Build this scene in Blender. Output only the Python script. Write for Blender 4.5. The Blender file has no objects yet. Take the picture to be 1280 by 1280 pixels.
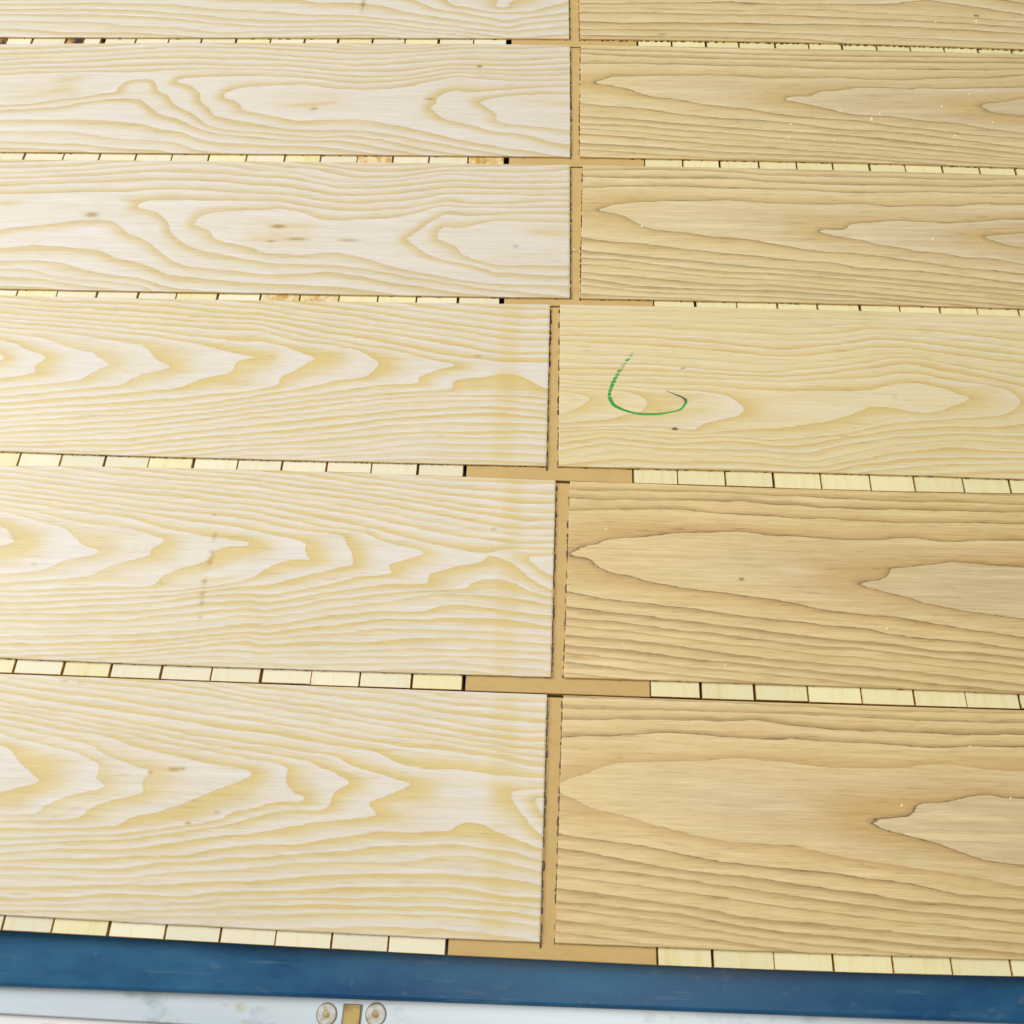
import bpy, bmesh, math, random, json
import numpy as np
from mathutils import Vector

scene = bpy.context.scene
col = scene.collection
random.seed(7)
rng = np.random.default_rng(11)

# ------------------------------------------------------------------ camera
CAM = (-0.008955, -0.585400, 0.724251)
ROT = (0.451445, 0.017735, 0.039681)
cam_data = bpy.data.cameras.new('camera')
cam_data.sensor_width = 36.0
cam_data.lens = 36.0 * 1100.0 / 1280.0
cam_data.clip_start = 0.01
cam_data.clip_end = 60.0
cam = bpy.data.objects.new('camera', cam_data)
cam.location = CAM
cam.rotation_euler = ROT
col.objects.link(cam)
scene.camera = cam
scene.render.resolution_x = 1024
scene.render.resolution_y = 1024

# ------------------------------------------------------------------ light
world = bpy.data.worlds.new('World')
scene.world = world
world.use_nodes = True
bg = world.node_tree.nodes['Background']
bg.inputs['Color'].default_value = (1.0, 0.965, 0.90, 1)
bg.inputs['Strength'].default_value = 0.30

def area_lamp(name, loc, aim, sx, sy, power, colour):
    l = bpy.data.lights.new(name, 'AREA')
    l.shape = 'RECTANGLE'; l.size = sx; l.size_y = sy
    l.energy = power; l.color = colour
    o = bpy.data.objects.new(name, l)
    o.location = loc
    o.rotation_euler = (Vector(aim) - Vector(loc)).to_track_quat('-Z', 'Y').to_euler()
    col.objects.link(o)
    return o
area_lamp('window_lamp', (-2.3, 0.5, 1.9), (-0.25, 0.0, 0), 1.2, 1.4, 62, (0.93, 0.96, 1.0))
area_lamp('ceiling_lamp', (0.2, 0.0, 2.5), (0.1, 0.0, 0), 1.6, 1.2, 30, (1.0, 0.94, 0.84))

scene.view_settings.view_transform = 'Standard'
scene.view_settings.look = 'None'
scene.view_settings.exposure = -0.06
scene.view_settings.gamma = 1.0

# ------------------------------------------------------------------ data (millimetres on the board plane)
D = json.loads(r'''{"E":{"1":{"front":[-20.892,-26.699,2.481,416.806],"gl":[[7.8,488.9],[9.3,418.5]],"gr":[[21.0,489.1],[22.5,415.8]]},"2":{"front":[-15.37,-18.054,1.612,214.925],
"back":[0.747,-22.238,-2.564,405.003],"gl":[[10.3,405.2],[12.8,216.2]],"gr":[[23.5,405.4],[23.3,217.7]]},"3":{"front":[-12.675,-8.629,3.229,13.001],"back":[-10.219,-16.819,0.398,202.34],
"gl":[[12.5,202.5],[14.5,13.5]],"gr":[[27.0,201.5],[25.7,12.7]]},"4":{"front":[-23.006,-2.678,4.047,-185.901],"back":[-28.819,-13.353,6.259,4.217],"gl":[[-5.9,2.1],
[-5.4,-186.1]],"gr":[[4.4,2.8],[5.9,-185.3]]},"5":{"front":[-28.664,-2.519,4.353,-387.543],"back":[54.633,-0.022,-13.443,-200.754],"gl":[[3.5,-201.5],[3.1,-388.0]],
"gr":[[16.9,-201.9],[13.9,-389.0]]},"6":{"front":[1.019,17.941,0.877,-587.599],"back":[2.567,5.983,-1.171,-402.408],"gl":[[0.1,-404.3],[-1.0,-587.3]],"gr":[[13.3,-405.2],
[10.1,-587.1]]}},"S":{"6":[[[-448.7,0.79],[-406.6,0.79],[-368.4,0.79],[-325.4,1.45],[-282.0,1.45],[-240.1,0.78],[-198.3,0.78],[-156.2,0.78],[-113.7,0.77],
[-70.1,2.49]],[[85.6,1.41],[125.9,1.4],[170.7,0.76],[213.7,0.76],[256.4,0.75],[299.0,0.75],[341.5,0.75],[384.0,0.75]]],"5":[[[-496.7,0.9],[-455.1,1.66],
[-412.6,1.65],[-371.7,0.89],[-328.1,1.64],[-284.8,0.89],[-242.2,1.63],[-199.2,0.88],[-157.7,0.88],[-113.7,1.62],[-69.8,2.82]],[[86.1,0.86],[127.8,1.59],
[172.1,1.59],[216.1,0.86],[260.0,0.85],[303.0,0.85],[345.2,0.85],[388.6,0.85],[430.8,0.84]]],"4":[[[-550.7,1.01],[-509.5,1.01],[-469.1,1.0],[-426.4,1.85],
[-383.9,1.0],[-340.7,1.84],[-298.4,0.99],[-255.6,1.83],[-212.9,0.99],[-170.3,0.98],[-126.3,1.81],[-81.8,3.16]],[[75.5,0.97],[117.1,0.97],[161.5,0.96],[205.7,0.96],
[249.1,0.96],[294.5,0.95],[334.7,0.95],[379.7,0.95],[421.8,0.95],[464.6,0.94]]],"3":[[[-613.2,1.12],[-569.4,1.11],[-526.3,1.11],[-483.4,1.11],[-439.7,2.04],
[-398.8,1.1],[-354.5,2.03],[-309.6,1.1],[-268.2,1.09],[-226.8,1.09],[-185.7,1.09],[-145.4,1.09],[-102.0,2.0],[-56.2,5.4]],[[100.9,1.07],[143.6,1.97],[186.1,1.06],
[227.7,1.06],[268.4,1.06],[311.4,1.95],[351.8,1.05],[392.1,1.05],[429.8,1.05],[471.5,1.05],[512.5,1.04]]],"2":[[[-705.3,1.23],[-662.0,1.22],[-618.6,2.25],
[-572.4,1.22],[-530.1,1.21],[-488.0,1.21],[-445.9,1.21],[-403.0,1.21],[-359.3,1.2],[-314.8,1.2],[-273.2,1.2],[-230.8,1.19],[-189.5,1.19],[-148.2,1.19],
[-103.4,1.19],[-59.7,5.91]],[[97.0,1.17],[140.2,1.17],[181.5,2.15],[225.3,1.16],[267.2,1.16],[307.3,1.16],[348.1,2.13],[387.9,1.15],[428.5,1.15],[469.0,1.15],
[508.5,2.11],[548.9,1.14]]],"1":[[[-753.7,1.33],[-709.6,1.33],[-698.3,1.33],[-665.5,2.45],[-622.5,2.45],[-600.0,1.32],[-575.5,6.61],[-533.7,1.32],[-492.1,1.32],
[-450.5,1.31],[-407.0,2.42],[-363.7,1.31],[-320.4,2.41],[-278.3,2.4],[-235.2,2.4],[-194.3,1.29],[-152.5,2.38],[-108.8,1.29],[-65.2,6.43]],[[93.4,2.35],
[135.5,1.27],[177.4,2.34],[217.4,1.27],[261.1,1.26],[301.8,1.26],[342.4,2.32],[383.8,1.25],[424.2,1.25],[464.5,1.25],[504.7,2.3],[544.8,1.24],[584.9,1.24]]]},"GR":{"6L":[[-1.0,[-213.3,-587.0,-123.5,-582.8,-78.6,-581.7,-21.8,-584.8]],
[0.0,[-408.7,-586.5,-311.3,-583.4]],[0.0,[-214.5,-579.6,-166.7,-575.0,-118.5,-573.1,-70.4,-571.9,-22.2,-574.7]],[1.0,[-409.9,-582.5,-361.1,-580.5,-312.5,-578.0,-258.0,-575.1]],
[1.0,[-215.6,-572.8,-167.5,-568.8,-119.0,-567.6,-70.8,-565.7,-22.5,-567.9]],[2.0,[-411.3,-577.7,-362.2,-576.4,-338.3,-573.4,-264.7,-571.9]],[2.0,[-216.6,-567.3,-168.2,-564.0,-143.7,-564.4,-110.6,-561.1,-80.3,-559.9,-22.7,-562.5]],
[3.0,[-413.0,-572.2,-363.5,-571.6,-339.5,-568.6,-314.9,-567.6,-274.6,-568.9,-252.4,-564.5]],[3.0,[-217.5,-561.7,-168.8,-559.2,-144.7,-556.1,-120.4,-554.5,-71.7,-553.3,-22.9,-557.0]],
[4.0,[-415.1,-565.2,-365.6,-563.6,-316.6,-560.7,-297.8,-561.4,-261.7,-556.4]],[4.0,[-218.7,-554.8,-170.3,-547.9,-121.4,-545.3,-72.4,-543.5,-23.4,-545.8]],
[5.0,[-417.2,-558.2,-367.5,-556.3,-329.9,-557.0,-293.6,-552.0,-220.2,-545.6]],[5.0,[-196.1,-541.1,-146.9,-537.8,-122.1,-538.0,-97.6,-535.6,-77.9,-531.1,-51.7,-531.0,-23.8,-535.2]],
[6.0,[-418.8,-552.5,-359.3,-551.7,-319.2,-549.4,-295.5,-543.5,-221.5,-537.8]],[6.0,[-172.5,-531.8,-147.8,-529.9,-123.4,-525.6,-73.8,-523.1,-24.1,-526.6]],
[7.0,[-420.3,-547.6,-361.1,-544.8,-321.3,-540.1,-274.6,-538.4,-253.8,-532.5,-222.9,-529.4]],[7.0,[-191.9,-527.6,-161.4,-521.2,-130.7,-515.6,-99.4,-515.3,-76.1,-514.0,-70.7,-512.8,-70.2,-508.6,-59.4,-505.3,-46.8,-507.7,-37.2,-512.5,-24.6,-515.7]],
[8.0,[-422.1,-541.8,-372.5,-537.7,-322.5,-535.1,-298.3,-530.5,-224.4,-520.7]],[8.0,[-224.4,-520.7,-175.7,-508.4,-138.2,-504.9,-130.4,-503.7,-140.9,-494.8,-127.3,-487.5,-103.5,-477.4,-129.0,-471.6,-155.4,-466.8,-169.4,-458.7,-202.4,-456.4,-235.9,-452.3]],
[9.0,[-423.8,-536.0,-324.2,-527.8,-284.4,-521.2,-241.6,-512.9,-226.6,-507.4]],[9.0,[-226.7,-507.1,-203.7,-501.7,-172.2,-499.3,-168.3,-485.9,-153.7,-478.5,-184.6,-467.1,-189.9,-463.8,-209.7,-462.0,-234.7,-459.5]],
[10.0,[-425.3,-530.9,-325.2,-523.5,-280.6,-516.6,-253.1,-510.8,-247.8,-504.9,-227.7,-501.1]],[10.0,[-218.8,-497.0,-196.7,-495.1,-187.0,-493.5,-202.5,-488.0,-206.7,-482.0,-211.4,-467.3,-233.6,-465.8]],
[10.0,[-233.6,-465.8,-263.9,-461.3,-332.3,-450.1,-455.0,-431.5]],[11.0,[-427.5,-523.6,-364.3,-520.5,-333.4,-519.3,-330.7,-514.0,-306.6,-507.1,-288.6,-501.1,-269.8,-490.5,-247.4,-480.4,-233.6,-473.6,-270.7,-468.7,-304.7,-462.8,-340.9,-456.1,-362.5,-449.6,-400.2,-446.1,-453.1,-438.1]],
[12.0,[-429.0,-518.4,-381.5,-515.9,-365.8,-514.6,-362.7,-507.7,-337.7,-497.6,-318.5,-493.3,-325.8,-486.4,-316.8,-475.4,-330.6,-472.5,-346.3,-468.3,-377.6,-455.8,-451.5,-443.3]],
[13.0,[-430.2,-514.4,-402.9,-514.0,-398.3,-507.5,-382.7,-499.3,-367.8,-494.1,-349.3,-489.9,-361.8,-482.2,-358.3,-471.9,-382.3,-463.2,-414.1,-456.3,-449.4,-450.3]],
[14.0,[-435.6,-496.6,-420.5,-492.2,-403.1,-487.4,-413.6,-481.8,-426.1,-472.8,-437.3,-462.8,-446.8,-459.1]],[7.0,[-220.8,-443.7,-186.9,-449.7,-137.3,-454.0,-116.9,-462.8,-95.7,-465.1,-70.0,-464.8,-45.7,-468.3,-26.5,-467.9]],
[6.0,[-239.2,-432.9,-188.4,-439.3,-138.1,-447.2,-88.8,-451.0,-26.9,-457.4]],[5.0,[-240.3,-426.4,-189.3,-432.8,-138.8,-439.9,-89.3,-443.8,-27.1,-451.9]],
[4.0,[-241.2,-420.6,-190.3,-425.4,-139.6,-432.6,-89.6,-439.8,-27.3,-447.1]],[3.0,[-242.1,-415.6,-191.1,-419.6,-140.2,-427.7,-98.5,-432.0,-80.2,-434.6,-27.5,-441.6]],
[2.0,[-242.9,-410.6,-191.8,-414.6,-141.0,-420.3,-90.6,-426.8,-27.8,-435.1]],[1.0,[-192.6,-408.8,-141.6,-414.5,-91.1,-420.2,-28.2,-425.4]],[0.0,[-142.4,-407.0,-91.8,-411.9,-28.5,-416.3]],
[-1.0,[-92.2,-406.9,-28.8,-408.9]],[8.0,[-457.0,-424.9,-386.7,-433.2,-317.4,-442.3,-235.8,-453.1]],[7.0,[-459.3,-417.3,-388.7,-425.8,-319.5,-432.5,-237.7,-441.9]],
[6.0,[-461.3,-410.6,-390.8,-417.5,-321.2,-425.1,-239.2,-432.9]],[5.0,[-392.6,-410.7,-323.0,-416.7,-240.3,-426.4]],[4.0,[-394.1,-404.8,-324.2,-410.9,-241.4,-419.7]],
[8.0,[-0.7,-477.4,-27.6,-479.9,-22.4,-491.9,-10.9,-506.4,-1.4,-513.4]],[9.0,[-0.5,-483.5,-8.4,-485.3,-1.7,-498.6]]],"6R":[[10.0,[374.7,-471.1,359.3,-470.9,342.7,-469.2,325.0,-472.9,312.1,-476.4,291.9,-477.1,290.4,-484.7,282.3,-489.4,266.8,-490.7,252.7,-492.8,252.7,-495.0,259.6,-498.4,280.2,-503.4,302.2,-507.7,316.4,-512.9,337.7,-519.2,364.3,-520.7]],
[9.0,[10.4,-476.2,15.1,-470.7,35.7,-463.7,53.3,-456.1,63.0,-454.1,87.0,-453.3,111.0,-450.8,159.0,-448.3,203.2,-450.6]],[9.0,[225.0,-453.7,288.2,-451.0,304.5,-447.6,328.0,-447.6,351.1,-449.8,379.2,-449.6]],
[9.0,[10.4,-478.5,13.7,-483.0,23.2,-484.1,35.8,-491.2,62.3,-496.2,80.8,-501.4,93.2,-503.2,120.7,-508.0,146.5,-512.9,196.8,-513.8]],[9.0,[226.4,-519.9,254.5,-523.8,291.6,-526.6,320.7,-530.4,361.1,-535.8]],
[8.0,[14.6,-436.8,71.4,-433.2,95.8,-430.3,128.1,-430.6,168.2,-432.4,205.1,-431.5]],[8.0,[219.3,-433.4,267.3,-432.5,298.7,-434.5,322.7,-433.2,346.7,-431.7,383.0,-431.5]],
[8.0,[12.5,-511.4,38.9,-514.0,77.3,-516.9,98.7,-520.5,145.5,-527.3,168.0,-529.2,195.0,-531.0]],[8.0,[216.0,-531.6,260.3,-535.5,289.4,-539.9,318.3,-543.6,359.4,-544.1]],
[7.0,[14.4,-423.0,79.8,-420.4,128.7,-419.8,153.0,-419.7,171.0,-417.8,190.1,-420.8,206.2,-421.4]],[7.0,[228.5,-423.2,276.5,-423.4,340.3,-423.0,385.1,-421.4]],
[7.0,[12.7,-520.9,38.9,-524.2,77.0,-529.9,122.4,-534.5,194.1,-540.2]],[7.0,[229.5,-543.7,273.2,-548.8,357.8,-551.7]],[6.0,[14.3,-413.2,96.4,-412.2,207.1,-412.1]],
[6.0,[229.7,-412.9,278.0,-413.3,387.0,-412.1]],[6.0,[12.9,-533.8,46.5,-536.0,97.9,-539.7,144.3,-544.2,193.2,-549.2]],[6.0,[228.4,-552.0,272.2,-555.0,356.1,-559.8]],
[5.0,[230.4,-406.3,388.6,-404.8]],[5.0,[12.3,-541.6,61.5,-546.0,97.6,-548.8,136.3,-552.1,192.4,-556.8]],[5.0,[227.5,-559.5,262.2,-562.8,354.5,-567.2]],
[4.0,[12.4,-550.7,46.4,-552.9,76.4,-555.8,120.9,-561.0,150.4,-563.9,191.4,-566.3]],[4.0,[226.4,-568.3,284.1,-572.0,353.0,-574.6]],[3.0,[11.8,-559.1,61.3,-561.9,120.6,-567.1,190.7,-573.7]],
[3.0,[225.6,-575.0,283.0,-578.7,351.7,-580.5]],[2.0,[11.9,-564.5,61.2,-568.1,120.2,-573.8,190.1,-579.7]],[2.0,[195.8,-580.8,253.5,-583.1]],[1.0,[11.3,-572.1,46.2,-574.7,90.5,-578.3,149.1,-581.3]]],
"5L":[[14.0,[-501.9,-274.8,-485.2,-277.7,-499.9,-281.4]],[13.0,[-509.7,-248.7,-497.7,-251.0,-469.2,-258.7,-442.6,-263.5,-439.6,-267.9,-426.7,-278.4,-403.2,-287.6,-423.1,-292.1,-436.9,-295.5,-447.5,-303.6,-455.5,-307.7,-491.1,-310.8]],
[12.0,[-511.2,-243.6,-471.7,-249.6,-443.4,-256.9,-393.8,-261.4,-364.6,-267.5,-347.2,-272.5,-362.9,-283.3,-356.4,-288.0,-378.6,-294.6,-401.8,-304.1,-412.5,-312.1,-453.1,-316.3,-488.6,-319.3]],
[11.0,[-513.1,-237.4,-454.4,-243.9,-396.2,-251.3,-347.1,-262.9,-318.4,-267.6,-267.9,-273.0,-297.8,-279.3,-304.4,-283.4,-304.7,-291.2,-330.2,-299.8,-347.9,-310.0,-351.6,-317.7,-415.5,-321.7,-486.6,-325.9]],
[10.0,[-514.6,-232.2,-456.1,-237.7,-378.6,-246.7,-320.9,-255.1,-268.0,-261.4]],[10.0,[-268.0,-261.4,-239.6,-266.5,-221.0,-271.3,-221.5,-284.7,-208.9,-290.5,-227.2,-288.7,-239.5,-291.1,-257.8,-300.3,-260.6,-305.2]],
[10.0,[-260.5,-306.2,-291.0,-315.7,-325.9,-320.6,-484.9,-331.5]],[10.55,[-277.3,-292.3,-290.3,-300.4]],[10.5,[-313.7,-309.8,-331.0,-313.2]],[9.0,[-269.7,-251.4,-231.7,-258.3,-190.9,-261.6,-186.4,-268.8,-176.8,-280.3,-174.4,-293.2,-198.9,-297.5,-233.3,-308.1,-258.9,-315.6]],
[9.0,[-259.5,-311.8,-325.0,-324.7,-412.6,-332.9,-483.2,-337.4]],[8.0,[-271.0,-243.3,-214.0,-253.7,-165.6,-259.6,-157.7,-264.9,-138.8,-272.2,-111.3,-276.2,-126.8,-284.5,-145.8,-291.9,-136.0,-300.2,-171.3,-304.2,-205.7,-313.8,-257.5,-324.0]],
[7.0,[-272.2,-236.2,-215.1,-245.7,-158.6,-256.0,-128.7,-264.0,-102.8,-270.1,-75.5,-274.1]],[7.0,[-73.6,-275.6,-53.8,-276.3,-45.9,-272.8,-34.3,-270.8,2.5,-270.6]],
[7.0,[-256.2,-331.4,-204.8,-320.4,-173.6,-314.7,-135.2,-308.7]],[7.0,[-131.6,-309.5,-106.9,-308.7,-109.0,-304.1,-106.8,-298.3,-79.8,-289.8,-62.2,-287.3,-56.2,-280.9,-48.3,-279.5,-33.8,-284.4,-22.8,-292.7,-11.9,-303.7,3.2,-309.8]],
[6.0,[-200.5,-325.8,-148.4,-318.5,-95.9,-314.0,-72.3,-311.3,-71.7,-306.6,-61.3,-302.5,-43.7,-301.5,-29.4,-305.2,-15.1,-312.2,3.3,-316.3]],[6.0,[-255.0,-338.7,-203.7,-328.2]],
[6.0,[-273.4,-229.0,-216.3,-236.5,-159.7,-246.0,-103.9,-256.3,-34.5,-265.9]],[5.0,[-253.9,-345.1,-202.6,-336.1,-144.1,-325.8,-99.1,-317.3,-32.4,-318.8]],
[5.0,[-274.7,-221.7,-217.3,-229.3,-160.5,-238.9,-104.5,-248.3,-34.8,-258.1]],[4.0,[-252.5,-353.2,-201.7,-342.4,-150.0,-336.1,-108.2,-334.7,-98.2,-329.8,-80.9,-326.5,-31.9,-330.4]],
[4.0,[-275.5,-216.5,-218.2,-223.1,-161.2,-231.7,-105.1,-240.2,-35.1,-251.1]],[3.0,[-251.5,-359.5,-200.7,-349.7,-149.2,-343.4,-87.1,-338.6,-31.6,-338.5]],
[3.0,[-219.2,-215.8,-162.0,-224.5,-105.7,-232.1,-35.4,-242.1]],[2.0,[-250.7,-363.9,-199.6,-357.7,-148.6,-349.7,-114.0,-348.2,-31.1,-350.2]],[2.0,[-219.9,-210.6,-162.7,-218.3,-106.2,-225.9,-35.8,-234.0]],
[1.0,[-249.9,-369.2,-198.9,-363.1,-147.3,-361.3,-130.4,-358.1,-85.8,-355.6,-30.9,-357.3]],[1.0,[-163.4,-212.0,-106.8,-218.7,-36.1,-224.8]],[0.0,[-248.8,-375.4,-197.8,-371.0,-139.7,-368.1,-85.1,-366.3,-30.5,-366.1]],
[-1.0,[-248.1,-379.8,-180.0,-375.7,-84.6,-372.4,-30.3,-372.3]],[-2.0,[-196.0,-384.1,-138.5,-379.5,-84.3,-377.3,-30.0,-380.1]],[8.0,[-481.3,-343.5,-368.9,-336.1,-258.1,-320.3]],
[7.0,[-480.0,-348.1,-367.4,-342.5,-256.8,-327.7]],[6.0,[-478.3,-353.6,-366.0,-348.9,-255.6,-335.1]],[5.0,[-476.2,-360.8,-364.5,-355.2,-254.5,-341.5]],[4.0,[-474.0,-368.0,-362.6,-363.3,-253.3,-348.7]],
[3.0,[-472.4,-373.3,-361.1,-369.5,-252.2,-355.0]],[2.0,[-470.6,-379.5,-359.7,-375.7,-251.5,-359.5]],[1.0,[-469.0,-384.7,-358.9,-379.2,-250.6,-364.8]],[9.0,[-516.2,-227.0,-399.1,-239.1,-269.7,-251.4]],
[8.0,[-517.7,-221.8,-400.8,-231.9,-271.0,-243.3]],[7.0,[-519.6,-215.4,-402.3,-225.6,-272.2,-236.2]],[6.0,[-462.2,-214.8,-384.4,-220.9,-273.4,-229.0]],[5.0,[-405.0,-214.1,-274.7,-221.7]],
[4.0,[-348.3,-212.4,-275.5,-216.5]],[8.0,[2.6,-276.5,-21.5,-278.2,-15.9,-285.8,3.0,-296.6]]],"5R":[[10.0,[415.9,-274.6,393.5,-274.4,367.8,-273.0,350.7,-271.6,343.2,-274.5,325.5,-276.6,314.8,-278.5,299.4,-279.7,298.2,-285.1,290.6,-290.0,274.7,-292.4,264.2,-293.7,272.2,-298.1,293.9,-303.0,310.6,-306.1,320.1,-310.4,336.5,-314.4,352.8,-318.0,376.0,-320.3,405.7,-322.9]],
[9.0,[15.0,-276.1,17.7,-274.1,26.6,-268.9,44.5,-264.4,49.9,-259.9,66.1,-256.8,93.0,-254.6,109.2,-252.1,137.9,-250.8,155.9,-249.1,173.9,-248.5,195.0,-251.4,223.4,-252.0]],
[9.0,[230.4,-252.6,274.6,-253.2,297.7,-252.4,306.9,-249.8,329.8,-250.0,354.0,-252.6,389.5,-249.9,421.3,-248.9]],[9.0,[17.7,-277.9,30.2,-277.5,39.1,-282.1,43.5,-287.7,56.7,-292.6,69.0,-292.9,88.1,-300.4,117.6,-303.8,143.5,-307.0,186.3,-312.1,216.9,-315.6]],
[9.0,[231.9,-319.7,270.5,-323.9,299.1,-325.6,323.9,-329.3,350.1,-332.8,402.2,-339.6]],[8.0,[17.2,-231.7,66.5,-228.8,121.1,-227.1,148.2,-229.7,225.4,-232.9]],
[8.0,[250.5,-232.1,303.8,-234.9,424.9,-231.7]],[8.0,[16.4,-311.2,47.7,-316.7,82.4,-319.2,133.9,-324.8,167.8,-329.1,215.3,-332.0]],[8.0,[230.3,-334.2,269.0,-335.6,288.7,-339.4,305.0,-342.4,338.2,-343.9,362.8,-345.7,400.1,-349.6]],
[7.0,[17.1,-218.0,48.3,-219.7,112.4,-218.6,158.0,-217.8,176.2,-216.6,194.2,-219.3,226.7,-219.7]],[7.0,[242.7,-222.3,305.6,-221.9,359.3,-221.7,427.3,-220.2]],
[7.0,[16.5,-324.5,56.3,-328.3,99.2,-332.3,133.3,-335.7,160.4,-338.4,214.1,-343.7]],[7.0,[237.5,-345.5,287.4,-348.2,328.3,-353.0,353.1,-353.5,398.4,-357.8]],
[6.0,[17.0,-210.7,121.9,-209.6,227.6,-210.5]],[6.0,[307.0,-212.6,428.9,-212.5]],[6.0,[16.6,-335.1,56.2,-337.4,105.7,-342.0,159.7,-347.3,213.3,-351.7]],
[6.0,[253.3,-352.9,319.1,-358.5,396.9,-365.3]],[5.0,[15.9,-342.4,64.7,-346.1,132.3,-352.7,212.6,-357.8]],[5.0,[252.2,-361.7,317.7,-367.2,395.4,-372.1]],
[4.0,[15.1,-350.4,64.5,-354.1,105.1,-356.2,158.6,-363.1,211.8,-366.5]],[4.0,[234.8,-368.3,290.5,-372.4,393.8,-379.8]],[3.0,[15.2,-359.3,64.4,-362.9,131.4,-369.3,211.1,-373.4]],
[3.0,[250.3,-377.2,315.3,-381.7,392.6,-385.7]],[2.0,[14.5,-365.5,64.3,-370.7,131.1,-376.2,210.4,-380.3]],[1.0,[14.6,-374.2,80.8,-380.5,147.2,-384.2,209.7,-387.1]]],
"4L":[[15.0,[-561.8,-74.3,-553.6,-77.8,-559.6,-81.6]],[14.0,[-567.7,-54.5,-549.7,-59.1,-536.9,-67.5,-512.1,-74.7,-525.2,-86.8,-518.0,-94.4,-553.2,-103.3]],
[13.0,[-570.0,-47.0,-522.5,-52.1,-487.6,-66.1,-468.2,-69.3,-462.6,-75.3,-444.2,-83.4,-459.2,-88.7,-471.0,-98.6,-472.0,-102.7,-550.0,-113.9]],[12.0,[-571.9,-40.7,-486.2,-47.4,-421.4,-58.2,-411.8,-64.1,-398.6,-77.3,-382.7,-84.9,-409.6,-92.1,-423.8,-100.9,-430.3,-107.5,-547.2,-123.3]],
[11.0,[-573.8,-34.4,-488.2,-39.8,-403.0,-47.7,-359.9,-56.5,-317.0,-66.5,-296.2,-69.2,-319.5,-75.9,-321.3,-88.5,-351.6,-98.9,-369.4,-110.1,-447.6,-119.3,-545.1,-130.3]],
[10.0,[-575.7,-28.0,-489.8,-33.5,-404.4,-41.4,-303.0,-53.3]],[10.0,[-303.9,-47.6,-271.7,-56.7,-239.4,-69.3,-257.4,-84.4,-274.0,-94.4,-274.5,-103.9,-293.6,-109.2]],
[10.0,[-308.8,-113.1,-347.9,-117.7,-445.3,-128.6,-542.7,-138.3]],[9.0,[-305.6,-37.6,-252.1,-51.2,-196.3,-57.2,-180.6,-70.2,-176.0,-76.1,-183.9,-86.0,-188.5,-89.7,-215.8,-95.2,-234.7,-102.8,-292.4,-116.2]],
[9.0,[-365.6,-128.7,-540.3,-146.3]],[8.0,[-306.7,-31.3,-253.3,-42.5,-205.0,-52.4,-180.3,-54.3,-159.7,-57.4,-128.6,-66.4,-96.0,-73.2,-117.5,-80.6,-136.6,-90.6,-132.0,-97.6,-167.6,-98.6,-214.2,-108.1,-291.2,-123.1]],
[7.0,[-307.7,-24.9,-223.0,-39.2,-160.5,-50.0,-119.0,-61.2,-88.5,-65.3]],[7.0,[-82.5,-65.6,-54.3,-68.0,-34.3,-68.7,-6.5,-67.9]],[7.0,[-5.7,-101.1,-17.7,-94.4,-33.7,-85.4,-53.6,-83.6,-88.9,-90.5,-103.4,-95.6,-103.8,-104.3,-170.5,-109.2,-228.7,-117.9]],
[7.0,[-290.4,-128.2]],[6.0,[-289.4,-134.1,-212.4,-122.0,-134.8,-110.6,-40.7,-109.1]],[6.0,[-309.0,-17.3,-224.1,-30.4,-140.7,-43.3,-42.7,-60.4]],[5.0,[-288.3,-140.7,-211.4,-130.1,-153.6,-120.4,-103.0,-115.5,-40.5,-114.9]],
[5.0,[-310.1,-10.8,-225.1,-22.8,-141.5,-34.6,-43.1,-49.4]],[4.0,[-287.0,-148.2,-210.5,-136.9,-152.7,-129.5,-94.7,-123.3,-40.2,-122.9]],[4.0,[-226.0,-15.1,-142.2,-27.0,-43.4,-40.7]],
[3.0,[-285.5,-157.1,-209.3,-145.9,-163.6,-137.8,-101.9,-131.5,-39.9,-128.6]],[3.0,[-227.0,-7.4,-142.8,-19.4,-43.8,-32.0]],[2.0,[-284.4,-163.8,-208.2,-154.9,-162.9,-144.6,-112.8,-141.3,-39.5,-141.0]],
[2.0,[-185.8,-3.8,-122.8,-12.5,-44.1,-23.2]],[1.0,[-283.3,-170.4,-207.5,-160.4,-131.3,-151.5,-39.1,-148.9]],[1.0,[-144.3,-2.7,-44.5,-13.1]],[0.0,[-282.4,-175.9,-206.4,-169.2,-130.8,-157.1,-38.9,-155.5]],
[-1.0,[-281.1,-183.5,-205.5,-175.8,-130.0,-165.5,-38.6,-163.2]],[-2.0,[-204.8,-181.2,-129.3,-173.6,-38.2,-173.0]],[8.0,[-538.3,-153.1,-414.6,-140.4,-306.6,-125.9]],
[7.0,[-536.6,-158.8,-412.7,-148.4,-305.8,-130.4]],[6.0,[-534.9,-164.4,-411.1,-155.1,-304.6,-137.3]],[5.0,[-533.2,-169.9,-409.6,-161.8,-303.5,-143.7]],[4.0,[-531.9,-174.4,-408.0,-168.5,-302.2,-150.9]],
[3.0,[-530.6,-178.8,-406.7,-174.0,-300.6,-159.8]],[2.0,[-405.5,-179.5,-299.4,-166.4]],[9.0,[-577.6,-21.5,-440.1,-30.9,-322.2,-37.3]],[8.0,[-579.5,-15.1,-441.9,-23.2,-323.4,-30.4]],
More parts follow.
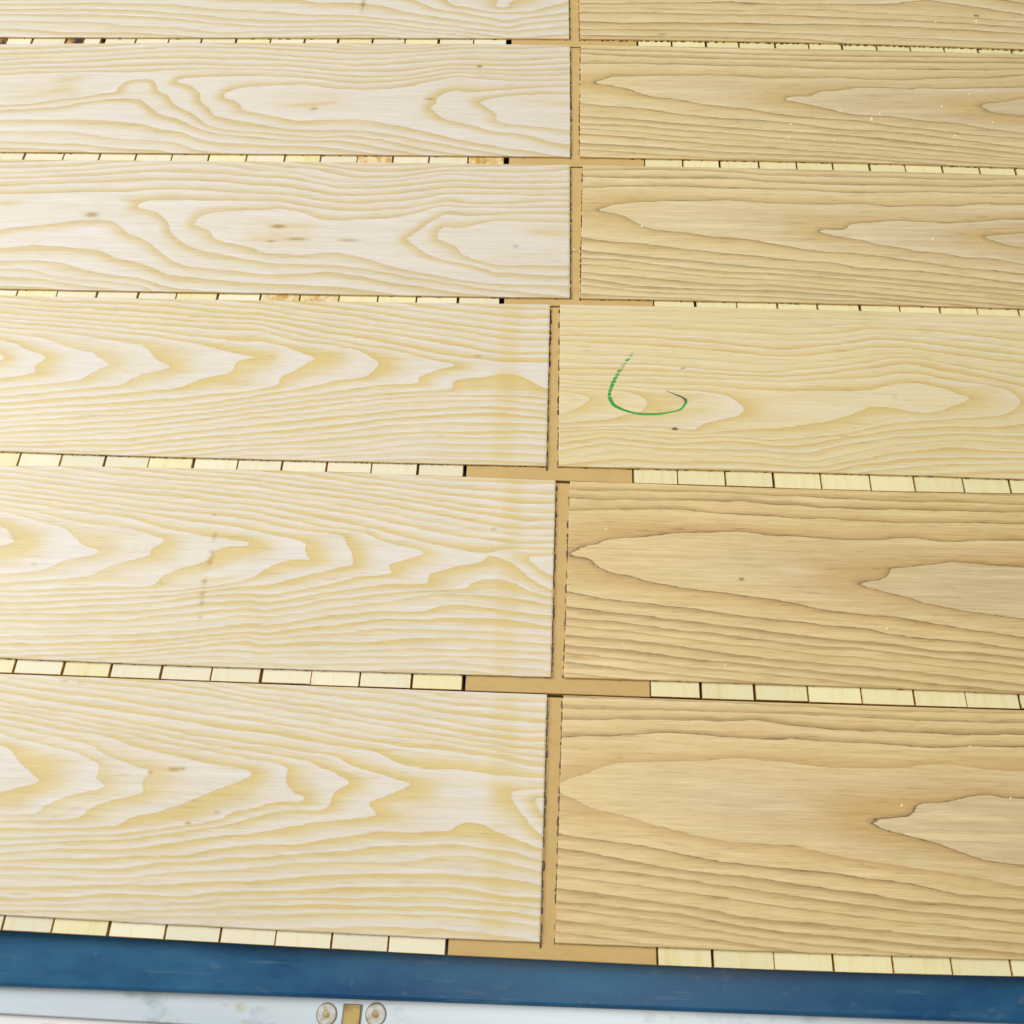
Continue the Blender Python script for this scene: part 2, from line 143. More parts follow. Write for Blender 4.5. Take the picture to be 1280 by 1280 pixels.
[7.0,[-581.5,-8.6,-443.4,-16.8,-324.5,-24.1]],[6.0,[-445.5,-7.8,-325.7,-17.2]]],"4R":[[9.0,[208.5,-95.2,276.1,-93.8,309.0,-91.9,325.4,-85.0,348.9,-82.0,373.3,-86.0,391.1,-93.6,405.3,-98.9,394.7,-104.9,374.3,-113.4,358.6,-117.3,347.4,-116.5,329.0,-112.5,306.4,-111.3,286.2,-120.5,262.4,-129.0,223.8,-136.8,204.7,-138.9]],
[9.0,[29.4,-90.8,88.2,-91.5,146.7,-92.2,185.3,-94.7]],[9.0,[6.8,-147.5,67.8,-143.5,105.8,-145.8,139.9,-146.6,162.8,-142.3,181.9,-140.2]],[10.0,[88.0,-98.5,146.3,-99.2,169.2,-103.2,180.2,-112.1,183.8,-120.0,175.4,-125.9,155.9,-131.4,137.6,-135.9,133.5,-142.3,106.1,-139.1,67.9,-139.7,6.7,-144.2]],
[11.0,[6.0,-97.3,68.5,-100.2,84.0,-104.5,91.5,-114.6,83.5,-124.0,48.8,-134.0,6.6,-138.6]],[12.0,[8.0,-100.8,25.6,-104.9,31.9,-111.7,25.7,-119.9,8.4,-127.2]],
[8.0,[268.0,-80.7,310.9,-78.3,335.1,-71.8,358.4,-71.1,384.1,-78.7,421.6,-83.5,439.6,-88.7,448.9,-101.1,440.7,-111.5,424.1,-119.2,376.3,-123.5,326.7,-128.3,279.9,-140.7,241.6,-147.3,203.6,-151.7]],
[8.0,[5.7,-82.0,88.4,-82.1,209.3,-85.8]],[8.0,[6.9,-154.2,48.7,-147.4,113.2,-151.1,162.5,-147.4,199.9,-150.8]],[7.0,[268.7,-74.8,328.5,-63.6,348.4,-60.7,376.3,-68.3,422.9,-76.4,455.7,-84.8]],
[7.0,[446.8,-127.0,421.9,-130.4,375.0,-131.3,325.5,-136.1,279.3,-145.1,240.8,-155.0,203.0,-158.8]],[7.0,[7.0,-160.8,48.7,-153.0,112.9,-157.7,162.1,-153.4,199.6,-155.1]],
[6.0,[239.7,-164.8,278.3,-152.8,324.4,-143.8,373.6,-139.1,444.0,-140.3]],[6.0,[7.1,-168.4,48.7,-159.6,112.7,-164.2,199.0,-161.7]],[6.0,[5.5,-67.6,88.8,-68.9,210.1,-76.4]],
[6.0,[269.5,-67.6,309.4,-60.6,333.8,-53.9,361.1,-54.4,398.5,-62.9,457.9,-74.3]],[5.0,[11.0,-175.9,67.5,-166.7,112.4,-170.7,198.4,-169.3]],[5.0,[257.7,-169.7,315.4,-153.9,372.3,-146.8,442.4,-148.0]],
[4.0,[18.6,-182.1,67.3,-175.3,112.2,-177.2,179.2,-176.3]],[4.0,[256.9,-177.2,314.2,-162.6,370.9,-155.1,440.5,-157.4]],[3.0,[275.4,-176.6,331.9,-167.9,439.0,-164.3]],
[2.0,[293.0,-182.4,367.6,-173.9,437.7,-170.7]],[5.0,[5.3,-56.7,89.0,-59.3,211.0,-65.6]],[5.0,[270.5,-59.2,322.7,-49.4,350.2,-48.7,387.8,-57.3,459.6,-66.0]],
[4.0,[5.1,-41.9,89.4,-44.6,212.0,-54.8]],[4.0,[271.6,-49.6,315.8,-42.3,351.4,-41.4,400.8,-49.7,461.4,-57.7]],[3.0,[5.0,-35.7,89.7,-34.7,212.8,-45.0]],[3.0,[272.6,-41.0,317.2,-32.5,352.7,-32.8,402.6,-40.0,463.4,-48.0]],
[2.0,[4.9,-29.5,89.8,-28.5,213.6,-36.4]],[2.0,[273.4,-33.6,318.2,-25.0,373.3,-27.3,465.2,-39.5]],[1.0,[4.8,-23.2,90.0,-22.2,214.3,-27.8]],[1.0,[274.3,-26.2,319.0,-18.8,374.5,-19.8,467.0,-31.0]],
[0.0,[4.7,-15.6,90.2,-13.4,215.2,-17.7]],[0.0,[319.9,-12.5,469.0,-21.1]],[-1.0,[4.5,-8.0,215.9,-8.9]],[-1.0,[276.5,-7.4,471.1,-11.1]]],"3L":[[10.0,[-323.8,71.0,-341.9,74.8,-367.5,82.7,-375.1,88.2,-378.7,95.2,-390.8,100.7,-400.2,103.4,-395.6,113.7,-383.6,121.3,-350.8,124.9,-333.1,126.2]],
[10.0,[-333.0,125.3,-315.4,127.2,-309.2,130.3,-288.6,126.3,-274.4,120.8,-260.2,114.4,-238.1,113.7,-220.6,115.3,-194.4,117.6,-168.4,122.2,-147.1,130.3,-127.9,139.3,-107.7,135.3,-50.5,136.5]],
[10.0,[-323.2,67.4,-309.7,64.3,-279.4,64.5,-236.7,68.3,-210.1,62.5,-187.6,53.5,-156.9,44.7,-126.7,38.1,-84.0,30.3,-46.2,28.6]],[10.75,[-330.0,107.9,-274.4,104.8,-261.8,93.6,-271.5,84.9,-326.4,86.4]],
[10.4,[-50.3,131.0,-107.4,130.3,-123.0,133.2,-142.1,122.8,-154.7,116.2,-171.5,108.6,-187.9,96.7,-207.7,88.6,-194.7,79.6,-170.3,73.2,-160.8,63.7,-138.9,57.4,-115.0,52.5,-89.1,44.9,-63.4,37.5,-46.5,36.6]],
[11.0,[-50.0,125.7,-98.1,121.8,-111.3,122.9,-124.7,125.5,-137.2,116.5,-147.1,104.8,-159.2,93.1,-164.3,89.6,-151.5,79.2,-139.8,68.4,-115.5,59.3,-85.3,53.2,-63.7,44.2,-46.8,44.6]],
[12.0,[-49.7,117.1,-67.1,116.7,-92.9,108.9,-110.1,105.6,-121.2,108.3,-127.9,109.5,-130.6,102.3,-129.5,88.2,-117.4,85.6,-106.0,76.1,-100.1,67.9,-85.8,61.4,-68.5,56.3,-47.3,55.4]],
[12.8,[12.5,99.9,-31.7,100.3,-42.2,91.6,-31.3,87.6]],[9.0,[-335.5,140.1,-398.5,140.2,-454.8,139.0,-464.7,132.8,-465.6,126.8,-441.6,120.0,-427.7,107.1,-422.4,92.8,-408.5,78.9,-395.8,70.7,-372.7,64.3,-321.1,54.4]],
[9.0,[-289.9,135.1,-244.2,127.3,-213.1,127.1,-191.4,130.5,-164.9,132.0,-139.0,139.9,-121.6,144.7,-94.8,140.9,-50.7,141.8]],[9.0,[-277.5,51.3,-234.4,50.1,-199.6,45.5,-156.3,37.4,-126.2,31.7,-83.6,23.7,-45.9,20.6]],
[8.8,[-621.8,126.4,-608.7,128.1]],[8.0,[-611.4,91.4,-568.9,99.6,-525.9,106.4,-504.1,108.9,-487.6,105.8,-473.8,94.5,-468.0,88.9,-448.5,80.8,-427.6,65.8,-411.3,50.9,-394.8,44.4,-357.5,41.2,-318.1,36.7]],
[8.0,[-627.2,144.3,-536.9,149.3,-482.4,150.4,-460.5,154.5,-401.4,154.6,-337.5,152.0]],[8.0,[-291.8,148.5,-263.9,141.6,-227.8,138.6,-192.5,141.1,-157.4,146.9,-122.4,155.1,-51.2,155.2]],
[8.0,[-275.5,37.7,-243.8,40.7,-207.1,36.7,-172.3,28.1,-138.1,22.3,-93.6,15.5]],[7.0,[-603.9,66.4,-577.8,67.9,-570.2,72.3,-527.3,69.0,-493.2,65.1,-473.6,56.3,-449.9,48.6,-431.1,42.1,-411.6,31.7,-376.6,28.5,-315.9,23.8]],
[7.0,[-273.3,23.0,-230.7,21.4,-187.9,15.8]],[7.0,[-630.6,155.8,-540.4,162.9,-472.8,168.3,-404.2,168.9,-381.1,167.8,-339.2,162.6]],[7.0,[-293.4,159.0,-251.7,150.9,-224.7,149.9,-180.2,152.4,-123.0,164.1,-51.5,162.7]],
[6.0,[-598.3,47.8,-554.8,48.8,-527.6,45.3,-499.1,36.4,-471.6,30.2,-440.7,26.9,-410.3,15.6]],[6.0,[-633.7,166.2,-543.2,173.7,-452.8,181.7,-406.6,181.1,-341.6,176.3]],
[6.0,[-304.9,175.5,-272.1,168.6,-248.6,161.5,-212.5,160.7,-159.1,166.4,-123.7,173.2,-51.9,173.2]],[5.0,[-595.1,36.8,-562.2,36.2,-538.3,28.6,-504.6,24.0,-452.0,19.9,-434.0,16.3]],
[5.0,[-636.3,174.8,-545.6,182.9,-432.5,195.3,-386.0,194.0,-342.9,184.6]],[5.0,[-296.7,181.3,-249.7,170.6,-195.5,170.2,-124.4,183.9,-52.2,180.8]],[4.0,[-591.4,24.6,-548.2,25.1,-502.9,17.3,-476.3,14.0]],
[4.0,[-638.6,182.6,-547.6,190.7,-479.6,198.4]],[4.0,[-344.7,194.9,-274.9,188.5,-228.0,177.8,-182.7,178.1,-124.9,190.1,-52.6,190.0]],[3.0,[-588.2,13.9,-545.0,13.6]],
[3.0,[-299.3,198.9,-252.5,192.1,-215.3,186.0,-179.1,187.4,-125.3,196.2,-53.0,199.3]],[2.0,[-253.5,199.9,-207.1,194.6,-161.9,198.6,-125.8,202.5]]],"3R":[[11.0,[497.0,112.4,475.6,110.0,452.0,107.2,463.3,100.5,472.9,96.5,480.4,92.6,492.7,91.5]],
[10.0,[501.2,132.3,473.5,131.1,451.8,128.3,436.5,126.0,419.4,124.8,389.9,126.1,364.6,127.2,347.2,125.1,321.3,122.5,314.7,121.0,313.6,115.3,307.2,111.7,290.1,110.5,278.2,108.8,295.6,103.6,326.7,98.7,342.6,92.1,359.1,90.6,383.1,83.4,403.7,82.6,423.6,77.6,452.5,76.9,488.1,69.6]],
[9.0,[43.3,134.5,55.6,138.9,63.9,144.6,80.3,146.9,105.0,148.3,121.5,151.4,150.2,151.2,179.0,153.5,199.4,152.3,223.7,150.0]],[9.0,[229.6,149.4,272.9,148.9,305.2,148.2,318.5,150.8,342.1,149.8,361.1,147.3,393.6,149.2,436.6,150.2,458.7,153.5,505.6,153.4]],
[9.0,[43.3,134.5,53.5,131.5,63.7,130.9,83.9,119.2,103.8,107.6,143.8,104.5,163.6,99.7,193.4,97.7,219.0,94.4]],[9.0,[224.6,92.2,249.5,87.2,282.5,81.1,315.8,79.7,348.4,74.4,389.0,68.6,421.0,62.6,459.4,59.6,485.1,55.6]],
[8.0,[27.8,168.1,64.2,171.1,134.7,172.1,178.0,170.2,219.1,169.4]],[8.0,[231.2,168.7,279.3,168.2,303.0,165.8,329.0,165.4,405.5,169.4,508.9,168.7]],[8.0,[28.1,95.2,63.2,90.0,87.2,88.7,130.8,81.9,172.2,76.9,211.4,74.2]],
[8.0,[222.9,72.3,264.4,68.3,291.2,66.3,315.3,60.1,354.4,58.9,387.0,56.5,419.0,51.9,482.5,42.9]],[7.0,[27.7,184.6,85.2,183.5,168.6,185.2,210.0,184.1]],[7.0,[232.2,180.1,276.0,178.6,330.7,178.3,407.0,178.4,450.2,177.8,511.5,181.2]],
[7.0,[28.2,78.2,82.9,71.7,130.2,67.7,171.3,62.3,210.2,59.4]],[7.0,[221.7,57.8,283.5,54.0,344.7,48.8,395.1,43.4,480.8,35.0]],[6.0,[27.7,194.6,106.5,196.3,190.0,195.1]],
[6.0,[233.2,191.3,299.3,190.6,365.2,190.4,430.5,188.8,513.4,190.5]],[6.0,[28.2,67.8,62.9,66.1,102.3,60.6,160.9,53.2,199.8,51.1]],[6.0,[221.1,51.1,303.2,45.9,383.9,37.9,479.3,27.7]],
[5.0,[233.9,199.0,366.1,197.1,514.8,197.2]],[5.0,[27.3,58.9,82.5,53.8,160.5,45.6,208.9,43.1]],[5.0,[220.3,42.3,302.1,37.1,382.7,30.0,477.8,20.7]],[4.0,[27.3,47.4,82.3,43.7,159.9,35.6,198.5,34.1]],
[4.0,[219.8,35.9,301.3,30.6,381.4,22.2,476.5,14.3]],[3.0,[27.4,38.6,82.0,31.2,159.4,27.7]],[3.0,[219.2,28.5,300.5,24.0,400.6,16.2]],[2.0,[26.4,29.9,101.2,23.1,178.2,20.1]],
[2.0,[218.4,19.4,319.8,16.7]],[1.0,[26.5,18.7,139.5,15.4]]],"2L":[[10.0,[-358.8,279.0,-376.5,284.4,-380.5,293.8,-389.0,300.5,-401.6,303.7,-403.2,312.3,-390.2,321.3,-366.5,324.5]],
[10.0,[-342.4,326.3,-306.4,329.0,-286.5,325.8,-269.2,322.7,-230.4,321.6,-201.8,324.5,-173.4,330.2,-159.4,335.7]],[10.0,[-358.8,279.0,-309.4,267.5,-267.0,269.0,-234.2,270.6,-205.2,264.5,-166.8,254.4,-119.2,240.7,-54.0,225.9]],
[10.4,[-58.4,335.7,-106.5,336.6,-118.8,341.7,-130.8,339.7,-144.7,332.5,-160.7,321.8,-179.2,314.5,-195.0,304.0,-218.0,296.1,-246.2,292.5,-288.5,287.7,-259.9,287.2,-226.3,284.8,-192.3,276.4,-163.2,266.9,-129.7,256.7,-91.9,247.7,-54.5,238.7]],
[10.8,[-326.8,303.3,-295.8,305.6,-266.6,302.7,-294.4,295.4,-318.5,296.7]],[11.0,[-58.0,325.3,-110.1,317.5,-122.3,321.7,-134.1,318.8,-147.6,308.2,-145.8,299.8,-153.6,292.8,-140.6,278.0,-130.7,271.5,-97.4,262.2,-78.3,254.4,-55.1,253.2]],
[12.0,[-57.6,315.0,-81.1,309.4,-97.3,302.3,-84.9,292.4,-73.8,280.9,-73.3,270.9,-55.6,266.3]],[12.7,[-38.1,301.7,9.0,304.2]],[9.0,[-369.3,341.7,-437.8,339.8,-454.2,336.0,-467.8,330.5,-447.2,325.5,-431.9,310.1,-426.8,296.4,-414.6,283.0,-407.9,273.0,-387.7,266.7,-355.8,261.3]],
[9.0,[-320.3,340.7,-275.5,334.4,-246.0,331.4,-198.0,334.4,-162.3,340.9,-136.3,350.2,-58.9,348.7]],[9.0,[-307.3,253.3,-260.2,252.6,-222.6,251.7,-174.9,241.2,-127.8,230.9,-72.0,219.3]],
[8.0,[-685.5,339.2,-612.3,345.1,-528.3,347.2,-464.7,351.1,-371.3,353.4]],[8.0,[-321.6,349.9,-271.9,344.4,-232.6,340.8,-184.3,344.1,-136.8,357.3,-59.2,356.8]],
[8.0,[-669.8,286.9,-633.9,289.3,-604.2,296.7,-564.7,304.3,-535.5,310.0,-533.9,318.8,-524.8,332.3,-505.7,335.1,-489.2,332.9,-484.3,316.1,-470.3,307.7,-459.8,292.4,-434.8,275.9,-414.5,257.9,-384.7,250.2,-353.5,247.5]],
[8.0,[-282.3,242.4,-245.3,245.7,-202.4,237.4,-164.2,225.4,-126.9,218.2]],[8.7,[-678.6,316.3,-632.4,327.6]],[7.0,[-688.1,348.1,-589.5,353.4,-515.9,358.2,-442.0,361.2,-372.2,358.8]],
[7.0,[-323.0,359.6,-273.1,353.2,-214.3,352.4,-175.7,356.6,-127.6,364.6,-59.6,365.7]],[7.0,[-667.3,278.4,-596.1,284.8,-569.3,293.9,-536.7,299.6,-502.6,299.5,-490.8,290.1,-472.7,273.5,-447.0,265.6,-420.4,251.2,-395.2,243.5,-352.2,239.4]],
[7.0,[-293.0,235.7,-258.1,236.4,-210.5,226.0,-172.8,218.2]],[6.0,[-690.3,355.3,-592.3,364.2,-494.1,372.4,-374.5,372.1]],[6.0,[-299.5,367.1,-254.5,361.8,-215.6,364.9,-128.3,375.3,-59.9,374.6]],
[6.0,[-662.3,261.6,-602.3,262.7,-527.7,262.4,-488.4,258.2,-467.4,249.3,-443.0,245.8,-416.8,233.3,-392.5,228.9,-350.0,226.5]],[6.0,[-268.2,223.9,-218.8,217.9]],
[5.0,[-693.0,364.4,-594.7,373.3,-496.5,383.3,-376.2,382.3]],[5.0,[-325.7,377.6,-275.6,373.0,-216.6,373.9,-129.1,386.9,-60.4,386.6]],[5.0,[-656.6,242.7,-573.1,243.3,-540.6,237.4,-511.1,233.1,-448.8,228.8,-423.3,218.6]],
[4.0,[-596.8,381.7,-498.2,391.4,-377.7,391.5]],[4.0,[-327.5,389.7,-262.1,384.1,-217.5,383.0,-129.7,395.3,-60.8,396.4]],[4.0,[-651.9,227.1,-620.5,225.4,-556.2,224.1,-517.1,218.4,-460.3,216.3]],
[3.0,[-379.1,400.0,-303.2,394.5,-252.9,389.7,-179.1,394.6,-130.2,402.7]],[3.0,[-648.6,215.8,-553.7,214.4]],[2.0,[-278.9,398.5,-228.5,393.8,-179.5,400.1]]],
"2R":[[11.0,[540.7,320.4,516.3,313.3,493.0,311.2,498.3,303.0,494.7,296.3,534.5,291.1]],[10.0,[544.4,338.1,502.5,336.7,455.7,334.2,423.3,335.3,413.6,332.4,386.0,334.7,346.3,334.7,329.4,330.3,301.0,327.1,300.6,323.0,295.6,320.2,274.5,319.1,264.6,312.2,289.5,305.9,311.7,297.9,342.7,288.6,379.1,286.9,423.6,280.2,459.3,276.7,489.3,268.5,528.6,262.8]],
[9.0,[39.3,337.6,50.5,341.7,61.8,349.1,99.9,350.7,120.2,353.4,189.5,353.9,233.8,350.7]],[9.0,[246.8,349.6,317.9,351.5,359.9,348.7,411.6,349.6,454.4,353.8,505.7,353.3,548.7,358.9]],
[9.0,[39.3,337.6,61.6,333.7,83.8,326.7,107.8,314.3,140.7,309.4,162.3,304.4,218.6,297.3]],[9.0,[241.8,291.0,273.5,285.6,309.8,281.4,350.6,278.9,385.8,270.7,421.5,267.2,465.3,260.0,526.9,254.8]],
[8.0,[23.5,371.1,89.2,372.8,143.4,373.0,190.5,370.4]],[8.0,[248.5,368.9,319.6,366.6,414.4,368.1,485.0,367.6,550.9,369.3]],[8.0,[23.9,302.6,54.7,298.4,92.0,295.9,131.0,287.3,184.9,280.5,217.2,278.6]],
[8.0,[240.6,276.8,285.8,271.1,312.5,265.1,366.7,263.9,411.1,259.0,454.8,251.8,523.6,238.9]],[7.0,[23.4,387.9,112.2,384.3,225.1,382.7]],[7.0,[249.6,381.4,345.0,380.5,440.0,380.2,553.2,379.9]],
[7.0,[24.0,280.6,87.2,275.6,173.3,266.4,215.9,262.7]],[7.0,[239.2,260.5,329.5,255.8,417.8,244.7,521.9,231.1]],[6.0,[23.3,396.5,225.7,391.1]],[6.0,[250.4,390.4,555.1,389.2]],
[6.0,[24.1,269.8,87.0,266.3,172.7,257.3,215.3,254.2]],[6.0,[238.3,250.8,328.1,244.6,416.3,235.3,520.3,223.3]],[5.0,[24.1,262.1,86.7,255.7,172.1,246.7,214.6,244.6]],
[5.0,[237.7,243.5,327.1,236.6,414.7,225.8,519.3,218.7]],[4.0,[24.2,252.9,107.9,245.5,192.8,236.7]],[4.0,[236.9,234.9,325.9,227.2,435.6,218.5]],[3.0,[24.3,236.3,107.5,232.0,192.1,226.3]],
[3.0,[236.1,225.4,347.2,219.8]],[2.0,[24.3,225.9,128.4,220.6]]],"1L":[[4.0,[-710.8,424.0,-658.9,422.9,-627.1,419.5,-545.4,420.8,-478.1,416.1]],[5.0,[-715.4,439.4,-611.6,439.0,-569.5,435.7,-553.2,432.1,-480.9,429.3,-428.2,420.6]],
[5.0,[-383.4,425.1,-242.4,429.0,-181.4,421.6]],[6.0,[-719.7,453.8,-641.7,454.9,-573.7,453.1,-495.1,448.4,-458.2,443.9,-385.1,435.3]],[6.0,[-309.1,436.8,-243.3,436.6,-192.2,429.8,-131.5,422.4]],
[7.0,[-722.4,462.8,-644.5,465.1,-539.8,463.3,-497.2,458.1,-460.3,454.7,-420.6,448.6,-387.2,448.0]],[7.0,[-323.0,445.8,-259.6,446.7,-223.8,443.4,-167.3,432.0,-106.8,425.4]],
[8.0,[-558.5,476.9,-526.9,475.4,-495.5,475.0,-473.7,470.2,-447.1,466.6,-390.0,464.6]],[8.0,[-324.8,457.7,-260.7,456.3,-209.3,450.5,-158.0,441.7,-62.0,426.1]],
[9.0,[-331.4,485.9,-315.1,480.2,-263.5,479.7,-227.2,476.3,-195.3,464.2,-143.6,451.4,-62.3,435.5]],[10.0,[-192.4,487.8,-171.0,478.2,-160.2,470.5,-108.7,459.6,-62.8,446.8]],
[11.0,[-148.8,488.4,-140.4,478.6,-109.4,471.2]],[11.0,[-78.7,465.1,-40.8,466.4,6.8,486.5]],[10.0,[-63.0,452.6,8.3,466.3]],[9.0,[-62.6,441.1,8.5,453.6]],
[8.0,[-62.1,429.8,8.6,440.3]],[12.0,[-82.3,489.2,-73.1,481.5,-77.7,471.7]]],"1R":[[1.0,[23.2,424.2,136.3,422.4,291.9,421.2]],[2.0,[23.1,434.7,113.7,434.3,228.9,433.2]],
[2.0,[253.8,430.8,399.1,425.5,560.9,417.0]],[3.0,[23.0,450.0,67.5,447.8,183.8,448.7,230.1,448.7]],[3.0,[255.4,448.4,377.9,447.5,474.3,441.5,564.8,435.4]],
[4.0,[22.9,466.9,91.2,468.9,184.8,465.5,231.5,466.2]],[4.0,[256.9,465.9,330.8,463.1,428.2,457.7,567.1,446.6]],[5.0,[22.9,476.0,91.4,476.9,232.0,473.4]],
[5.0,[257.8,476.3,332.2,475.4,415.2,468.9,569.5,457.8]],[6.0,[22.8,485.1,162.5,487.0,209.8,490.2,233.0,486.9,279.7,484.9]],[6.0,[459.0,496.5,506.5,485.5,530.1,480.0,572.1,470.3]]]},"ST":[["5L",-304.8,-266.6,2.2,2.4,0.62],
["5L",-305.0,-270.6,2.2,2.4,0.3],["5L",-304.4,-283.4,2.2,2.3,0.5],["5L",-303.1,-288.3,2.2,2.3,0.4],["5L",-304.1,-294.1,2.2,2.3,0.6],["5L",-305.6,-291.3,2.2,2.3,0.3],
["5L",-305.8,-311.4,2.1,2.3,0.6],["5L",-305.3,-316.2,2.1,2.3,0.2],["5L",-305.3,-323.3,2.1,2.2,0.62],["5L",-304.9,-327.4,2.1,2.2,0.25],["5L",-304.3,-332.1,2.1,2.2,0.6],
["5L",-303.2,-344.9,2.1,2.2,0.35],["5L",-463.0,-300.6,2.9,1.5,0.35],["5L",-309.2,-246.1,2.2,1.0,0.6],["5L",-51.4,-252.6,2.5,1.4,0.55],["6L",-299.1,-474.0,5.2,1.6,0.75],
["6L",-291.9,-473.1,1.9,1.2,0.6],["6L",-318.1,-477.0,1.9,1.2,0.6],["6L",-279.5,-514.4,2.2,0.9,0.9],["6L",-258.1,-505.5,2.5,1.4,0.5],["6L",-406.9,-405.1,2.7,0.9,0.5],
["6L",-393.7,-406.3,2.0,0.9,0.5],["3L",-514.8,115.7,7.2,3.5,0.8],["3L",-304.6,103.8,7.9,2.5,0.85],["3L",-281.5,86.1,10.5,1.8,0.75],["3L",-225.8,85.6,10.4,2.0,0.55],
["3L",-309.3,82.3,5.2,1.5,0.75],["3L",-44.4,81.2,2.6,2.5,0.5],["2L",-98.9,364.7,2.9,2.6,0.95],["2L",-290.9,287.3,3.8,2.2,0.7],["2L",-155.1,306.4,5.7,1.4,0.9],
["5R",168.2,-294.2,2.2,1.5,0.7],["5R",248.6,-322.4,4.1,0.7,0.35],["4R",116.4,-141.9,2.7,1.6,1.0],["4R",127.1,-72.0,2.0,0.9,0.6],["4R",31.3,-53.0,4.0,1.0,0.25],
["4R",330.0,-99.2,2.3,2.8,0.15],["4R",275.6,-145.3,5.3,0.7,0.35],["1L",-254.4,479.1,2.1,14.1,0.6],["1L",-254.3,478.3,4.1,2.5,0.6],["1R",123.8,426.7,4.9,1.3,0.55],
["1R",513.4,467.2,2.2,2.0,1.0],["1R",235.4,486.9,12.0,2.0,0.5],["6R",241.7,-524.3,2.4,0.6,0.35],["4L",-76.7,-62.3,4.0,1.2,0.6],["3R",457.3,59.5,4.1,1.1,0.35],
["4R",127.6,-109.5,2.5,2.4,0.45]],"BANDS":[["6L",-34.6,10.7,0.5],["5L",-35.9,9.9,0.6],["4L",-46.2,11.0,0.58]],"BLOB":[["3L",-297.3,96.2,36.8,12.5,0.55],
["3L",-8.0,100.0,27.6,7.9,0.75],["3L",-617.3,126.5,18.1,5.9,0.5],["2L",-299.5,298.0,44.0,13.5,0.65],["2L",-21.7,303.7,37.7,10.8,0.6],["2L",-663.9,316.5,73.6,12.5,0.45],
["4L",-47.7,-83.0,12.7,4.8,0.7],["1L",-38.9,486.7,24.4,9.4,0.5]],"CR":[[80.9,-49.0],[77.2,-56.0],[71.0,-65.3],[63.9,-77.5],[58.1,-90.5],[54.7,-101.8],[54.4,-107.8],
[57.6,-115.6],[63.4,-120.0],[73.9,-124.2],[85.4,-126.2],[100.8,-125.7],[112.4,-123.4],[121.7,-120.4],[127.0,-114.1],[128.2,-109.4],[124.6,-105.9],[117.0,-102.4],
[110.4,-99.1]],"CH":[[279.1,-480.3,2.02],[340.4,-432.8,1.65],[307.0,-449.7,1.23],[364.5,-471.7,1.61],[151.4,-498.2,1.21],[110.7,-440.9,1.25],[289.3,-335.3,2.2],
[49.9,-249.4,1.88],[149.7,-371.8,1.74],[64.5,-355.9,1.32],[401.1,101.8,3.29],[448.6,100.1,1.36],[91.8,112.6,2.8],[18.2,78.0,2.22],[360.2,282.3,3.57],[451.2,256.5,2.93],
[443.7,304.7,2.69],[266.4,271.7,2.38],[262.1,250.3,2.07],[313.8,247.5,2.64],[497.1,279.3,2.36],[478.5,326.1,2.11],[327.3,297.2,2.1],[370.6,291.4,2.09],
[462.0,455.1,2.54],[511.7,456.6,3.17],[271.5,490.1,2.6],[266.5,272.2,2.38],[263.0,251.5,2.36]],"LIP6":[28.276,24.648,-3.254,-599.125],"BLUE":[8.461,-629.863],
"STEEL":{"edge":[-8.071,-655.143],"scr1":[-158.1,-642.1],"scr2":[-121.4,-640.6],"brass":[[-145.3,-636.4],[-133.3,-635.9]],"spx":0.596}}''')
H_FACE = 0.0025          # thickness of the face lamella
H_CORE = 0.0115          # thickness of the core slats
Z_BASE = -(H_FACE + H_CORE)
X_L, X_R = -1.02, 0.92   # board ends, beyond the frame
XC_L, XC_R = -0.70, 0.56

def edge_y(coef, x):
    """board edge: slightly crooked line, straight beyond the frame (metres)"""
    x = np.asarray(x, float)
    xc = np.clip(x, XC_L, XC_R)
    y = np.polyval(coef, xc) / 1000.0
    return y + 0.004 * (x - xc)

# ------------------------------------------------------------------ helpers
def link(o, parent=None):
    col.objects.link(o)
    if parent is not None:
        o.parent = parent
    return o

def mesh_obj(name, verts, faces, mats, parent=None, mat_idx=None):
    me = bpy.data.meshes.new(name)
    me.from_pydata([tuple(v) for v in verts], [], [tuple(f) for f in faces])
    for m in mats: me.materials.append(m)
    if mat_idx is not None:
        me.polygons.foreach_set('material_index', mat_idx)
    me.update()
    return link(bpy.data.objects.new(name, me), parent)

def bm_obj(name, bm, mats, parent=None, smooth=False):
    me = bpy.data.meshes.new(name)
    bmesh.ops.recalc_face_normals(bm, faces=bm.faces)
    bm.to_mesh(me); bm.free()
    for m in mats: me.materials.append(m)
    if smooth:
        for p in me.polygons: p.use_smooth = True
    return link(bpy.data.objects.new(name, me), parent)

def empty(name, loc):
    o = bpy.data.objects.new(name, None)
    o.location = loc
    o.empty_display_size = 0.05
    return link(o)

def tag(o, label=None, cat=None, group=None, kind=None):
    if label: o['label'] = label
    if cat: o['category'] = cat
    if group: o['group'] = group
    if kind: o['kind'] = kind
    return o

def prism(bm, quad, z0, z1, ch=0.0, edge_mat=0):
    """box on a 4-corner footprint with chamfered top edges"""
    q = [Vector((a, b)) for a, b in quad]
    c = sum(q, Vector((0, 0))) / 4
    def ring(z, inset):
        out = []
        for p in q:
            d = p - c
            s = Vector((math.copysign(inset, d.x), math.copysign(inset, d.y)))
            out.append(bm.verts.new((p.x - s.x, p.y - s.y, z)))
        return out
    rings = [ring(z0, 0), ring(z1 - ch, 0)] + ([ring(z1, ch)] if ch else [])
    bm.faces.new(rings[0][::-1]); bm.faces.new(rings[-1])
    for a, b in zip(rings[:-1], rings[1:]):
        for i in range(4):
            bm.faces.new((a[i], a[(i+1) % 4], b[(i+1) % 4], b[i])).material_index = edge_mat

